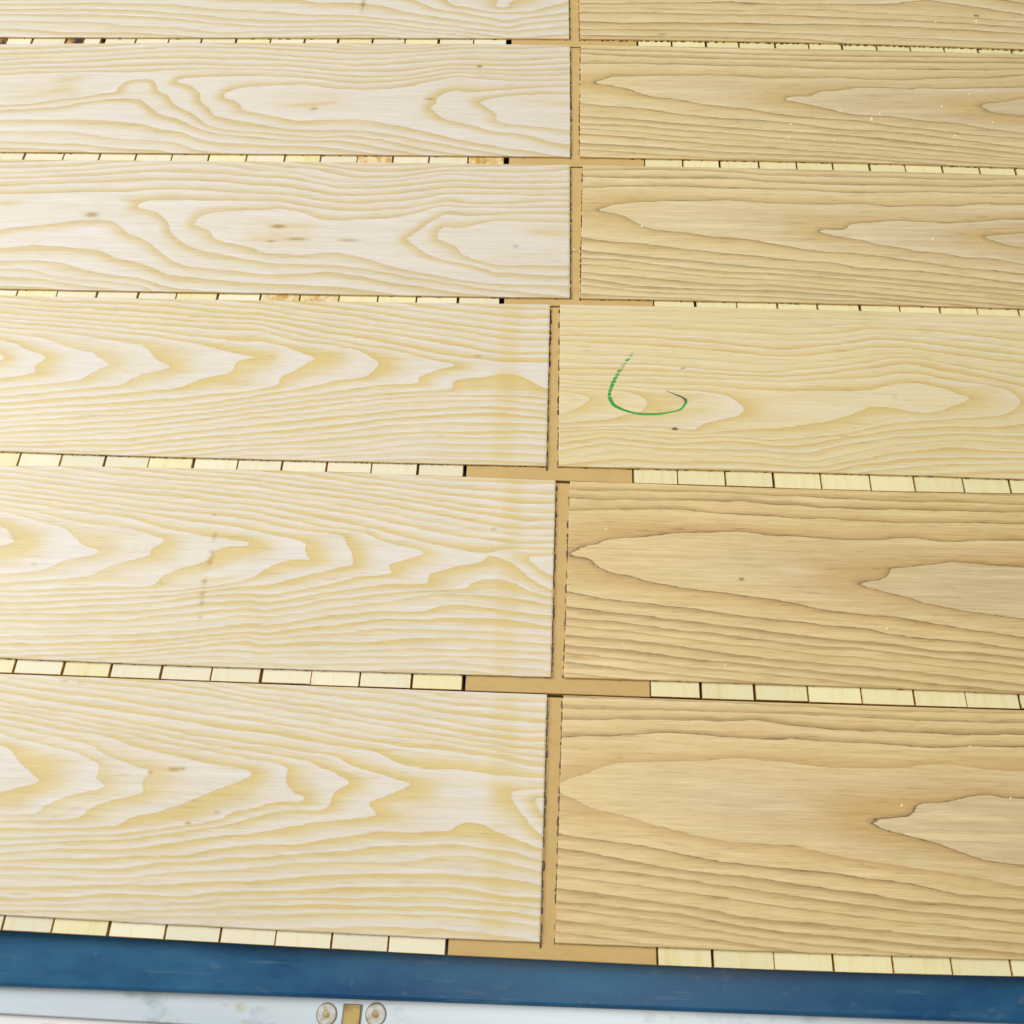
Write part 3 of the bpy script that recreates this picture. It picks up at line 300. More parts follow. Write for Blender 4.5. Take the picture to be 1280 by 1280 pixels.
# ------------------------------------------------------------------ node helpers
def new_mat(name):
    m = bpy.data.materials.new(name); m.use_nodes = True
    nt = m.node_tree
    for n in list(nt.nodes): nt.nodes.remove(n)
    out = nt.nodes.new('ShaderNodeOutputMaterial')
    b = nt.nodes.new('ShaderNodeBsdfPrincipled')
    nt.links.new(b.outputs[0], out.inputs[0])
    return m, nt, b, out
def N(nt, t, **kw):
    n = nt.nodes.new(t)
    for k, v in kw.items(): setattr(n, k, v)
    return n
def math_n(nt, op, a, b=None, c=None, clamp=False):
    n = N(nt, 'ShaderNodeMath', operation=op); n.use_clamp = clamp
    for i, v in enumerate((a, b, c)):
        if v is None: continue
        if hasattr(v, 'is_linked'): nt.links.new(v, n.inputs[i])
        else: n.inputs[i].default_value = v
    return n.outputs[0]
def mix_c(nt, fac, a, b, mode='MIX'):
    n = N(nt, 'ShaderNodeMix', data_type='RGBA', blend_type=mode)
    for k, v in ((0, fac), (6, a), (7, b)):
        if hasattr(v, 'is_linked'): nt.links.new(v, n.inputs[k])
        elif k == 0: n.inputs[k].default_value = v
        else: n.inputs[k].default_value = (*v, 1)
    return n.outputs[2]
def ramp(nt, fac, stops, interp='LINEAR'):
    r = N(nt, 'ShaderNodeValToRGB'); cr = r.color_ramp; cr.interpolation = interp
    while len(cr.elements) < len(stops): cr.elements.new(0.5)
    for e, (p, v) in zip(cr.elements, stops):
        e.position = p; e.color = (v, v, v, 1) if not isinstance(v, tuple) else (*v, 1)
    nt.links.new(fac, r.inputs[0])
    return r.outputs[0]
def coords(nt, scale, rnd=True):
    tc = N(nt, 'ShaderNodeTexCoord')
    v = tc.outputs['Object']
    if rnd:
        oi = N(nt, 'ShaderNodeObjectInfo')
        m = N(nt, 'ShaderNodeVectorMath', operation='SCALE'); m.inputs[0].default_value = (3.1, 5.7, 2.3)
        nt.links.new(oi.outputs['Random'], m.inputs['Scale'])
        a = N(nt, 'ShaderNodeVectorMath', operation='ADD')
        nt.links.new(v, a.inputs[0]); nt.links.new(m.outputs[0], a.inputs[1]); v = a.outputs[0]
    mp = N(nt, 'ShaderNodeMapping'); mp.inputs['Scale'].default_value = scale
    nt.links.new(v, mp.inputs['Vector'])
    return mp.outputs[0]
def noise(nt, vec, scale, detail=3, rough=0.5):
    n = N(nt, 'ShaderNodeTexNoise'); n.inputs['Scale'].default_value = scale
    n.inputs['Detail'].default_value = detail; n.inputs['Roughness'].default_value = rough
    nt.links.new(vec, n.inputs['Vector'])
    return n.outputs[0]

def smooth_n(nt, v, lo, hi, a=0.0, b_=1.0):
    n = N(nt, 'ShaderNodeMapRange', interpolation_type='SMOOTHSTEP')
    nt.links.new(v, n.inputs['Value'])
    for k, x in (('From Min', lo), ('From Max', hi), ('To Min', a), ('To Max', b_)): n.inputs[k].default_value = x
    return n.outputs['Result']

def wood_face(name, pale, tan, line, tan_stops, line_w, line_in, line_gain, stain_c, band_c, streak_c, core_c=None, fibre=0.10, wob=0.0012, rough=0.46, ring_var=0.4, soft=0.0006, sub=0.3, bright=0.6, reach=0.03):
    """flat-sawn face: growth rings come from the 'ring' field carried by the lamella"""
    m, nt, b, out = new_mat(name)
    at = N(nt, 'ShaderNodeAttribute', attribute_name='ring')
    gr = N(nt, 'ShaderNodeAttribute', attribute_name='grad')
    sl = N(nt, 'ShaderNodeAttribute', attribute_name='line_strength')
    n1 = noise(nt, coords(nt, (16, 70, 1)), 1.0, 3)
    n2 = noise(nt, coords(nt, (70, 600, 1)), 1.0, 2)
    n0 = noise(nt, coords(nt, (7, 28, 1)), 1.0, 2)
    disp = math_n(nt, 'MULTIPLY', math_n(nt, 'SUBTRACT', n1, 0.5), wob * 2.2)
    disp = math_n(nt, 'MULTIPLY_ADD', math_n(nt, 'SUBTRACT', n0, 0.5), wob * 2.6, disp)
    disp = math_n(nt, 'MULTIPLY_ADD', math_n(nt, 'SUBTRACT', n2, 0.5), wob * 1.3, disp)
    L = math_n(nt, 'MULTIPLY_ADD', disp, gr.outputs['Fac'], at.outputs['Fac'])
    t = math_n(nt, 'FRACT', L)
    ring_id = math_n(nt, 'FLOOR', L)
    wn = N(nt, 'ShaderNodeTexWhiteNoise', noise_dimensions='1D'); nt.links.new(ring_id, wn.inputs['W'])
    d_out = math_n(nt, 'DIVIDE', math_n(nt, 'SUBTRACT', 1.0, t), gr.outputs['Fac'])
    d_in = math_n(nt, 'DIVIDE', t, gr.outputs['Fac'])
    a = math_n(nt, 'MULTIPLY', ramp(nt, t, tan_stops), smooth_n(nt, d_out, reach * 0.15, reach, 1.0, 0.0))
    a = math_n(nt, 'MULTIPLY', a, smooth_n(nt, d_out, -0.0002, soft, 0.35, 1.0))
    a = math_n(nt, 'MAXIMUM', a, smooth_n(nt, d_in, 0.0, soft, 0.35, 0.0))
    # each ring has its own strength, which also fades along its length
    n3 = noise(nt, coords(nt, (6, 26, 1)), 1.0, 2)
    vary = math_n(nt, 'MULTIPLY_ADD', wn.outputs['Value'], ring_var, 1.0 - ring_var * 0.6)
    vary = math_n(nt, 'MULTIPLY', vary, math_n(nt, 'MULTIPLY_ADD', n3, 0.8, 0.60))
    # finer growth lines between the main ones, coming and going
    L2 = math_n(nt, 'MULTIPLY_ADD', L, 3.0, math_n(nt, 'MULTIPLY', n3, 1.4))
    t2 = math_n(nt, 'FRACT', L2)
    wn2 = N(nt, 'ShaderNodeTexWhiteNoise', noise_dimensions='1D'); nt.links.new(math_n(nt, 'FLOOR', L2), wn2.inputs['W'])
    g2 = math_n(nt, 'MULTIPLY', ramp(nt, t2, [(0.0, 0.0), (0.35, 0.1), (0.85, 1.0), (1.0, 0.0)]), smooth_n(nt, wn2.outputs['Value'], 0.25, 0.95))
    n5 = noise(nt, coords(nt, (3.5, 40, 1)), 1.0, 2)
    g2 = math_n(nt, 'MULTIPLY', g2, smooth_n(nt, n5, 0.38, 0.62))
    fine = smooth_n(nt, gr.outputs['Fac'], 30.0, 90.0, 0.45, 1.0)
    a = math_n(nt, 'MULTIPLY', a, vary, clamp=True)
    a = math_n(nt, 'MULTIPLY_ADD', math_n(nt, 'MULTIPLY', g2, fine), sub, a, clamp=True)
    white = math_n(nt, 'MULTIPLY', smooth_n(nt, wn.outputs['Value'], 0.62, 0.70), smooth_n(nt, t, 0.0, 0.55, 1.0, 0.0))
    base = pale
    if core_c is not None:
        base = mix_c(nt, smooth_n(nt, at.outputs['Fac'], 8.6, 10.2, 0.0, 0.8), pale, core_c)
    n4 = noise(nt, coords(nt, (5, 120, 1)), 1.0, 3, 0.6)
    base = mix_c(nt, smooth_n(nt, n4, 0.50, 0.72, 0.0, 0.75), base, streak_c)
    base = mix_c(nt, math_n(nt, 'MULTIPLY', white, bright), base, streak_c)
    c = mix_c(nt, a, base, tan)
    wide = smooth_n(nt, math_n(nt, 'DIVIDE', d_out, math_n(nt, 'MULTIPLY_ADD', wn.outputs['Value'], 3.0, 1.6)), 0.0, line_w, 0.34, 0.0)
    ln = math_n(nt, 'MAXIMUM', smooth_n(nt, d_out, 0.0, line_w, 1.0, 0.0), smooth_n(nt, d_in, 0.0, line_in, 0.8, 0.0))
    crisp = smooth_n(nt, gr.outputs['Fac'], 60.0, 170.0, 1.0, 0.22)
    ln = math_n(nt, 'MAXIMUM', math_n(nt, 'MULTIPLY', ln, crisp), wide)
    ln = math_n(nt, 'MULTIPLY', ln, math_n(nt, 'MULTIPLY', math_n(nt, 'MULTIPLY', vary, line_gain), sl.outputs['Fac']), clamp=True)
    c = mix_c(nt, ln, c, line)
    # long fibres and fine open pores
    f1 = noise(nt, coords(nt, (9, 900, 1)), 1.0, 3, 0.6)
    f2 = noise(nt, coords(nt, (60, 1500, 1)), 1.0, 2, 0.6)
    f3 = noise(nt, coords(nt, (14, 190, 1)), 1.0, 3, 0.6)
    fb = math_n(nt, 'MULTIPLY_ADD', math_n(nt, 'SUBTRACT', f1, 0.5), fibre * 2.0, 1.0)
    fb = math_n(nt, 'MULTIPLY_ADD', math_n(nt, 'SUBTRACT', f2, 0.5), fibre * 1.2, fb)
    fb = math_n(nt, 'MULTIPLY_ADD', math_n(nt, 'SUBTRACT', f3, 0.5), fibre * 1.6, fb)
    f4 = noise(nt, coords(nt, (34, 430, 1)), 1.0, 2, 0.7)
    fb = math_n(nt, 'MULTIPLY_ADD', math_n(nt, 'SUBTRACT', f4, 0.5), fibre * 1.8, fb)
    big = noise(nt, coords(nt, (2.2, 9, 1)), 1.0, 2)
    fb = math_n(nt, 'MULTIPLY_ADD', math_n(nt, 'SUBTRACT', big, 0.5), 0.12, fb)
    g = N(nt, 'ShaderNodeCombineColor')
    nt.links.new(fb, g.inputs[0]); nt.links.new(math_n(nt, 'POWER', fb, 1.15), g.inputs[1]); nt.links.new(math_n(nt, 'POWER', fb, 1.9), g.inputs[2])
    c = mix_c(nt, 1.0, c, g.outputs[0], 'MULTIPLY')
    pore = ramp(nt, f4, [(0.0, 1.0), (0.30, 1.0), (0.37, 0.0), (1.0, 0.0)])
    c = mix_c(nt, math_n(nt, 'MULTIPLY', pore, math_n(nt, 'MULTIPLY_ADD', a, 0.35, 0.12)), c, line)
    sa = N(nt, 'ShaderNodeAttribute', attribute_name='stain')
    sb = N(nt, 'ShaderNodeAttribute', attribute_name='band')
    c = mix_c(nt, math_n(nt, 'MULTIPLY', sb.outputs['Fac'], math_n(nt, 'MULTIPLY_ADD', a, 0.8, 0.35)), c, band_c)
    st = math_n(nt, 'MULTIPLY', sa.outputs['Fac'], math_n(nt, 'MULTIPLY_ADD', f3, 0.9, 0.55))
    c = mix_c(nt, math_n(nt, 'MINIMUM', st, 1.0), c, stain_c)
    nt.links.new(c, b.inputs['Base Color'])
    b.inputs['Roughness'].default_value = rough
    b.inputs['Specular IOR Level'].default_value = 0.5
    bp = N(nt, 'ShaderNodeBump'); bp.inputs['Strength'].default_value = 0.12; bp.inputs['Distance'].default_value = 0.0004
    nt.links.new(f1, bp.inputs['Height']); nt.links.new(bp.outputs[0], b.inputs['Normal'])
    return m

SAP_T = [(0.0, 0.0), (0.22, 0.06), (0.55, 0.45), (0.85, 0.92), (1.0, 1.0)]
CRM_T = [(0.0, 0.0), (0.25, 0.1), (0.6, 0.40), (0.88, 0.85), (1.0, 1.0)]
HRT_T = [(0.0, 0.05), (0.30, 0.10), (0.65, 0.42), (0.93, 0.90), (1.0, 1.0)]
M = {}
SAP = dict(tan_stops=SAP_T, line_in=0.0005, stain_c=(0.42, 0.25, 0.045), band_c=(0.66, 0.505, 0.18),
           streak_c=(0.755, 0.705, 0.655), wob=0.0021, soft=0.0009, sub=0.52)
M['sap'] = wood_face('pale_ash_face', (0.735, 0.675, 0.575), (0.685, 0.545, 0.235), (0.55, 0.385, 0.10),
                     line_w=0.0016, line_gain=0.44, reach=0.034, **SAP)
M['sap_far'] = wood_face('pale_ash_face_fine', (0.735, 0.675, 0.575), (0.665, 0.545, 0.30), (0.51, 0.365, 0.13),
                     line_w=0.0024, line_gain=0.42, reach=0.017, **SAP)
M['sap4'] = wood_face('creamy_ash_face', (0.765, 0.66, 0.405), (0.70, 0.54, 0.225), (0.50, 0.32, 0.07),
                      CRM_T, 0.0012, 0.0004, 0.42, (0.14, 0.05, 0.02), (0.58, 0.43, 0.16), (0.77, 0.70, 0.56), wob=0.0018, ring_var=0.8, sub=0.55, bright=0.9, reach=0.04)
M['heart'] = wood_face('brown_ash_face', (0.715, 0.55, 0.262), (0.595, 0.40, 0.15), (0.205, 0.12, 0.05),
                       HRT_T, 0.0012, 0.0005, 0.98, (0.12, 0.05, 0.02), (0.58, 0.43, 0.16), (0.76, 0.63, 0.34), (0.60, 0.465, 0.275),
                       fibre=0.19, wob=0.0017, ring_var=0.5, sub=0.42, bright=0.25, reach=0.04)
M['heart_far'] = wood_face('greyer_ash_face', (0.735, 0.60, 0.335), (0.625, 0.45, 0.19), (0.235, 0.165, 0.085),
                       HRT_T, 0.0013, 0.0006, 0.85, (0.12, 0.05, 0.02), (0.58, 0.43, 0.16), (0.78, 0.68, 0.44), (0.61, 0.485, 0.295),
                       fibre=0.16, wob=0.0017, ring_var=0.5, sub=0.42, bright=0.5, reach=0.045)

def simple_wood(name, c1, c2, scale, rough=0.6, per_obj=0.1, streak=(0.4, 0.65)):
    m, nt, b, out = new_mat(name)
    n = noise(nt, coords(nt, scale), 1.0, 4, 0.6)
    f = ramp(nt, n, [(streak[0], 0.0), (streak[1], 1.0)])
    c = mix_c(nt, f, c1, c2)
    oi = N(nt, 'ShaderNodeObjectInfo')
    k = math_n(nt, 'MULTIPLY_ADD', oi.outputs['Random'], per_obj, 1.0 - per_obj * 0.7)
    g = N(nt, 'ShaderNodeCombineColor')
    for i in range(3): nt.links.new(k, g.inputs[i])
    c = mix_c(nt, 1.0, c, g.outputs[0], 'MULTIPLY')
    nt.links.new(c, b.inputs['Base Color']); b.inputs['Roughness'].default_value = rough
    bp = N(nt, 'ShaderNodeBump'); bp.inputs['Strength'].default_value = 0.2; bp.inputs['Distance'].default_value = 0.0003
    nt.links.new(n, bp.inputs['Height']); nt.links.new(bp.outputs[0], b.inputs['Normal'])
    return m
M['edge'] = simple_wood('sawn_lamella_edge', (0.76, 0.56, 0.24), (0.60, 0.38, 0.11), (30, 30, 600), per_obj=0.05)
M['spruce'] = simple_wood('spruce_core', (0.845, 0.79, 0.585), (0.78, 0.655, 0.33), (160, 22, 40), per_obj=0.14, streak=(0.55, 0.85))
M['slat_edge'] = simple_wood('sawn_slat_edge', (0.66, 0.42, 0.13), (0.36, 0.18, 0.05), (300, 300, 100), per_obj=0.3)
M['spruce_yellow'] = simple_wood('yellow_spruce_core', (0.86, 0.79, 0.47), (0.77, 0.64, 0.25), (160, 22, 40), per_obj=0.10, streak=(0.5, 0.85))
M['amber'] = simple_wood('resinous_spruce_core', (0.82, 0.70, 0.40), (0.60, 0.33, 0.06), (90, 60, 60), per_obj=0.05, streak=(0.45, 0.62))
M['knotty'] = simple_wood('knotty_spruce_core', (0.62, 0.36, 0.10), (0.05, 0.02, 0.01), (60, 40, 60), per_obj=0.0, streak=(0.35, 0.6))
# pressed fibre strip
m, nt, b, out = new_mat('pressed_fibre_strip')
n = noise(nt, coords(nt, (900, 900, 300)), 1.0, 4, 0.7)
n2 = noise(nt, coords(nt, (40, 90, 14)), 1.0, 4, 0.7)
c = mix_c(nt, n, (0.55, 0.372, 0.138), (0.675, 0.475, 0.19))
c = mix_c(nt, ramp(nt, n2, [(0.45, 0.0), (0.75, 0.5)]), c, (0.50, 0.33, 0.12))
nt.links.new(c, b.inputs['Base Color']); b.inputs['Roughness'].default_value = 0.75
M['fibre'] = m
m, nt, b, out = new_mat('dried_glue_and_shadow')
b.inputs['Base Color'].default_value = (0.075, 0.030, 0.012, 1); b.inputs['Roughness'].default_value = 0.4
M['glue_shadow'] = m
m, nt, b, out = new_mat('wood_chip')
b.inputs['Base Color'].default_value = (0.86, 0.74, 0.45, 1); b.inputs['Roughness'].default_value = 0.7
M['chip'] = m
# green crayon that skips over the grain
m, nt, b, out = new_mat('green_crayon')
at = N(nt, 'ShaderNodeAttribute', attribute_name='along')
n = noise(nt, coords(nt, (60, 700, 10), False), 1.0, 3, 0.6)
c = ramp(nt, at.outputs['Fac'], [(0.0, (0.14, 0.50, 0.24)), (0.1, (0.03, 0.40, 0.07)), (0.45, (0.01, 0.34, 0.045)), (0.78, (0.02, 0.43, 0.06)), (0.84, (0.03, 0.13, 0.04)), (1.0, (0.09, 0.13, 0.04))])
nt.links.new(c, b.inputs['Base Color']); b.inputs['Roughness'].default_value = 0.5
skip = ramp(nt, at.outputs['Fac'], [(0.0, 0.66), (0.10, 0.52), (0.30, 0.43), (0.42, 0.22), (0.80, 0.20), (1.0, 0.45)])
cover = math_n(nt, 'GREATER_THAN', n, skip)
tr = N(nt, 'ShaderNodeBsdfTransparent'); mx = N(nt, 'ShaderNodeMixShader')
nt.links.new(math_n(nt, 'MULTIPLY', cover, 0.92), mx.inputs[0]); nt.links.new(tr.outputs[0], mx.inputs[1]); nt.links.new(b.outputs[0], mx.inputs[2])
nt.links.new(mx.outputs[0], out.inputs[0])
M['crayon'] = m
# blue paint, worn
m, nt, b, out = new_mat('worn_blue_paint')
na = noise(nt, coords(nt, (9, 22, 9), False), 1.0, 5, 0.65)
nb = noise(nt, coords(nt, (28, 60, 28), False), 1.0, 4, 0.7)
c = mix_c(nt, ramp(nt, na, [(0.35, 0.0), (0.7, 1.0)]), (0.003, 0.060, 0.165), (0.020, 0.125, 0.245))
c = mix_c(nt, ramp(nt, nb, [(0.60, 0.0), (0.70, 0.45), (0.8, 0.6)]), c, (0.13, 0.17, 0.17))
ns_ = noise(nt, coords(nt, (10, 130, 10), False), 1.0, 4, 0.7)
c = mix_c(nt, ramp(nt, ns_, [(0.60, 0.0), (0.72, 0.5)]), c, (0.10, 0.19, 0.25))
nd = noise(nt, coords(nt, (55, 95, 30), False), 1.0, 2, 0.5)
c = mix_c(nt, ramp(nt, nd, [(0.0, 0.0), (0.75, 0.0), (0.79, 0.6)]), c, (0.30, 0.17, 0.08))
nt.links.new(c, b.inputs['Base Color'])
nt.links.new(ramp(nt, na, [(0.3, 0.28), (0.7, 0.44)]), b.inputs['Roughness']); b.inputs['Specular IOR Level'].default_value = 0.3
bp = N(nt, 'ShaderNodeBump'); bp.inputs['Strength'].default_value = 0.15; bp.inputs['Distance'].default_value = 0.001
nt.links.new(na, bp.inputs['Height']); nt.links.new(bp.outputs[0], b.inputs['Normal'])
M['blue'] = m
m, nt, b, out = new_mat('ground_steel')
na = noise(nt, coords(nt, (6, 120, 6), False), 1.0, 4, 0.6)
nb = noise(nt, coords(nt, (26, 40, 26), False), 1.0, 4, 0.65)
c = mix_c(nt, na, (0.53, 0.63, 0.70), (0.70, 0.77, 0.82))
c = mix_c(nt, ramp(nt, nb, [(0.58, 0.0), (0.74, 0.65)]), c, (0.36, 0.43, 0.46))
nc = noise(nt, coords(nt, (34, 70, 26), False), 1.0, 3, 0.6)
c = mix_c(nt, ramp(nt, nc, [(0.66, 0.0), (0.76, 0.7)]), c, (0.55, 0.50, 0.36))
nt.links.new(c, b.inputs['Base Color']); b.inputs['Metallic'].default_value = 0.35
b.inputs['Roughness'].default_value = 0.42
M['steel'] = m
m, nt, b, out = new_mat('tarnished_brass')
na = noise(nt, coords(nt, (90, 60, 40)), 1.0, 4, 0.6)
c = mix_c(nt, ramp(nt, na, [(0.4, 0.0), (0.65, 1.0)]), (0.52, 0.38, 0.14), (0.27, 0.17, 0.06))
nt.links.new(c, b.inputs['Base Color']); b.inputs['Metallic'].default_value = 0.4; b.inputs['Roughness'].default_value = 0.5
M['brass'] = m
m, nt, b, out = new_mat('dark_groove')
b.inputs['Base Color'].default_value = (0.24, 0.22, 0.18, 1); b.inputs['Roughness'].default_value = 0.8
M['groove'] = m
m, nt, b, out = new_mat('dusty_screw_steel')
na = noise(nt, coords(nt, (240, 240, 240)), 1.0, 3, 0.6)
c = mix_c(nt, ramp(nt, na, [(0.45, 0.0), (0.7, 1.0)]), (0.60, 0.61, 0.59), (0.46, 0.38, 0.23))
nt.links.new(c, b.inputs['Base Color']); b.inputs['Metallic'].default_value = 0.3; b.inputs['Roughness'].default_value = 0.45
M['screw'] = m
m, nt, b, out = new_mat('white_ledge_paint')
na = noise(nt, coords(nt, (60, 60, 60), False), 1.0, 4, 0.6)
c = mix_c(nt, ramp(nt, na, [(0.62, 0.0), (0.72, 0.7)]), (0.84, 0.82, 0.82), (0.55, 0.42, 0.22))
nt.links.new(c, b.inputs['Base Color']); b.inputs['Roughness'].default_value = 0.5
M['white'] = m
m, nt, b, out = new_mat('black_table_steel')
b.inputs['Base Color'].default_value = (0.018, 0.016, 0.015, 1); b.inputs['Roughness'].default_value = 0.7
M['table'] = m
m, nt, b, out = new_mat('concrete_floor')
na = noise(nt, coords(nt, (3, 3, 3), False), 1.0, 5, 0.6)
c = mix_c(nt, na, (0.22, 0.21, 0.20), (0.34, 0.33, 0.31))
nt.links.new(c, b.inputs['Base Color']); b.inputs['Roughness'].default_value = 0.7
M['floor'] = m

# ------------------------------------------------------------------ setting
floor = mesh_obj('floor', [(-12, -12, -0.9), (12, -12, -0.9), (12, 12, -0.9), (-12, 12, -0.9)], [(0, 1, 2, 3)], [M['floor']])
tag(floor, kind='structure')
bm = bmesh.new()
prism(bm, [(-1.15, -0.585), (1.05, -0.585), (1.05, 0.62), (-1.15, 0.62)], -0.09, Z_BASE - 0.0006, 0.002)
table = bm_obj('table_top', bm, [M['table']])
tag(table, kind='structure')

# ------------------------------------------------------------------ growth-ring field of one lamella
def resample(p, step):
    out = [p[0]]
    for a, b in zip(p[:-1], p[1:]):
        n = max(1, int(np.ceil(np.hypot(*(b - a)) / step)))
        for k in range(1, n + 1): out.append(a + (b - a) * k / n)
    return out
AX = 0.42
def kern(d2):
    return np.where(d2 > 1e-12, 0.5 * d2 * np.log(np.maximum(d2, 1e-12)), 0.0)
class RingField:
    """thin-plate surface through the traced growth rings"""
    def __init__(self, lines, step):
        P, V = [], []
        for lev, flat in lines:
            p = np.array(flat).reshape(-1, 2) / 1000.0
            for q in resample(p, step): P.append(q); V.append(lev)
        P = np.array(P); V = np.array(V, float)
        self.x0, self.x1 = P[:, 0].min(), P[:, 0].max()
        self.P = P * (AX, 1.0) * 10; n = len(P)
        d2 = ((self.P[:, None] - self.P[None]) ** 2).sum(-1)
        A = np.zeros((n + 3, n + 3)); A[:n, :n] = kern(d2) + np.eye(n) * 2e-3
        Q = np.hstack([np.ones((n, 1)), self.P]); A[:n, n:] = Q; A[n:, :n] = Q.T
        self.w = np.linalg.solve(A, np.concatenate([V, np.zeros(3)]))
    def __call__(self, X, Y):
        Xc = np.clip(X, self.x0, self.x1)
        G = np.stack([Xc.ravel() * AX * 10, Y.ravel() * 10], 1)
        out = np.empty(len(G)); n = len(self.P)
        for s in range(0, len(G), 8000):
            g = G[s:s + 8000]
            d2 = (g ** 2).sum(1)[:, None] + (self.P ** 2).sum(1)[None] - 2 * g @ self.P.T
            out[s:s + 8000] = kern(np.maximum(d2, 0)) @ self.w[:n] + self.w[n] + g @ self.w[n + 1:]
        return out.reshape(X.shape)

def make_lamella(row, side, parent, org):
    key = '%d%s' % (row, side)
    e = D['E'][str(row)]
    back = BACK[row]; front = e['front']
    (xa, ya), (xb, yb) = e['gl'] if side == 'L' else e['gr']
    xa, xb, ya, yb = xa / 1000, xb / 1000, ya / 1000, yb / 1000
    dx = {6: .0017, 5: .0018, 4: .002, 3: .0022, 2: .0026, 1: .003}[row]
    dy = {6: .0009, 5: .001, 4: .0011, 3: .0012, 2: .0014, 1: .0018}[row]
    fr = {1: (-.77, .62), 2: (-.70, .58), 3: (-.63, .53), 4: (-.57, .49), 5: (-.51, .45), 6: (-.47, .42)}[row]
    xe = 0.5 * (xa + xb)
    c = 0.00025
    if side == 'L':
        s = np.concatenate([[X_L, X_L + c], np.arange(X_L + .03, fr[0] - .02, .03), np.arange(fr[0], xe - .0012, dx), [xe - c, xe]])
    else:
        s = np.concatenate([[xe, xe + c], np.arange(xe + .0012, fr[1], dx), np.arange(fr[1] + .02, X_R - .01, .03), [X_R - c, X_R]])
    depth = 0.187
    nt_ = int(depth / dy)
    tt = np.concatenate([[0, c / depth], np.linspace(0, 1, nt_)[1:-1], [1 - c / depth, 1]])
    S, Tt = np.meshgrid(s, tt, indexing='ij')
    yB, yF = edge_y(back, S), edge_y(front, S)
    Y = yB + (yF - yB) * Tt
    # skew so the cut end follows its true (not quite square) line
    yend_b, yend_f = float(edge_y(back, xe)), float(edge_y(front, xe))
    slope = (xb - xa) / (yb - ya)
    xs_line = xa + slope * (Y - ya)
    wgt = np.clip(1 - np.abs(S - xe) / 0.25, 0, 1)
    X = S + (xs_line - xe) * wgt
    ns, nk = S.shape
    Z = np.zeros_like(X)
    Z[0, :] = Z[-1, :] = -c; Z[:, 0] = Z[:, -1] = -c
    # the saw left the cut end a little ragged
    k = -1 if side == 'L' else 0
    rag = np.convolve(rng.normal(0, 1, nk + 6), np.ones(3) / 3, 'same')[3:-3] * .00022
    rag += (rng.random(nk) < .06) * rng.uniform(0, .0006, nk) * (1 if side == 'R' else -1)
    for q, w in ((k, 1.0), (k - 1 if k < 0 else 1, 1.0)): X[:, :][q, :] += rag * w
    ragf = np.convolve(rng.normal(0, 1, ns + 10), np.ones(5) / 5, 'same')[5:-5] * .00018
    Y[:, -1] += ragf; Y[:, -2] += ragf
    ring = FIELD[key](X, Y)
    grad = np.hypot(np.gradient(ring, axis=0) / np.gradient(X, axis=0), np.gradient(ring, axis=1) / np.gradient(Y, axis=1))
    grad = np.clip(grad, 8.0, 400.0)          # rings per metre
    line_s = np.ones_like(X)
    if key == '6R':      # the outermost flame of this board is only a faint soft line
        line_s -= 0.72 * np.exp(-((ring - 9) / 0.3) ** 2)
    stain = np.zeros_like(X); band = np.zeros_like(X)
    for k, px, py, rx, ry, a in D['ST']:
        if k == key:
            q = ((X - px / 1000) / (rx / 1000)) ** 2 + ((Y - py / 1000) / (ry / 1000)) ** 2
            stain += a * np.clip(1.5 * np.exp(-q * 1.2), 0, 1)
    for k, px, w, a in D['BANDS']:
        if k == key:
            band += a * np.exp(-((X - px / 1000 - 0.01 * (Y - Y.mean())) / (w / 1000)) ** 4)
    for k, px, py, rx, ry, a in D['BLOB']:
        if k == key:
            band += a * np.exp(-(((X - px / 1000) / (rx / 1000)) ** 2 + ((Y - py / 1000) / (ry / 1000)) ** 2) ** 1.5)
    ox, oy, oz = org
    V = np.stack([X - ox, Y - oy, Z - oz], -1).reshape(-1, 3)
    idx = np.arange(ns * nk).reshape(ns, nk)
    quads = np.stack([idx[:-1, :-1], idx[:-1, 1:], idx[1:, 1:], idx[1:, :-1]], -1).reshape(-1, 4)
    loop = np.concatenate([idx[:, 0], idx[-1, 1:], idx[::-1, -1][1:], idx[0, ::-1][1:-1]])
    nb = len(loop)
    top_b = V[loop].copy(); low = top_b.copy(); low[:, 2] = -H_FACE - oz
    V = np.concatenate([V, top_b, low])
    b0 = ns * nk
    i = np.arange(nb); j = (i + 1) % nb
    side_q = np.stack([b0 + i, b0 + j, b0 + nb + j, b0 + nb + i], -1)
    F = np.concatenate([quads, side_q])
    me = bpy.data.meshes.new('face_lamella')
    me.vertices.add(len(V)); me.vertices.foreach_set('co', V.astype(np.float32).ravel())
    me.loops.add(F.size); me.loops.foreach_set('vertex_index', F[:, ::-1].astype(np.int32).ravel() if side_flip else F.astype(np.int32).ravel())
    me.polygons.add(len(F)); me.polygons.foreach_set('loop_start', (np.arange(len(F)) * 4).astype(np.int32))
    me.polygons.foreach_set('loop_total', np.full(len(F), 4, np.int32))
    for nm, arr in (('ring', ring), ('grad', grad), ('line_strength', line_s), ('stain', stain), ('band', band)):
        a = me.attributes.new(nm, 'FLOAT', 'POINT')
        full = np.concatenate([arr.ravel(), arr.ravel()[loop], arr.ravel()[loop]])
        a.data.foreach_set('value', full.astype(np.float32))
    me.materials.append(M['sap' if row > 3 else 'sap_far'] if side == 'L' else M['sap4' if row == 4 else 'heart' if row > 3 else 'heart_far'])
    me.materials.append(M['edge'])
    mi = np.zeros(len(F), np.int32); mi[len(quads):] = 1
    me.polygons.foreach_set('material_index', mi)
    me.update(calc_edges=True); me.validate()
    return link(bpy.data.objects.new('face_lamella', me), parent)
side_flip = True

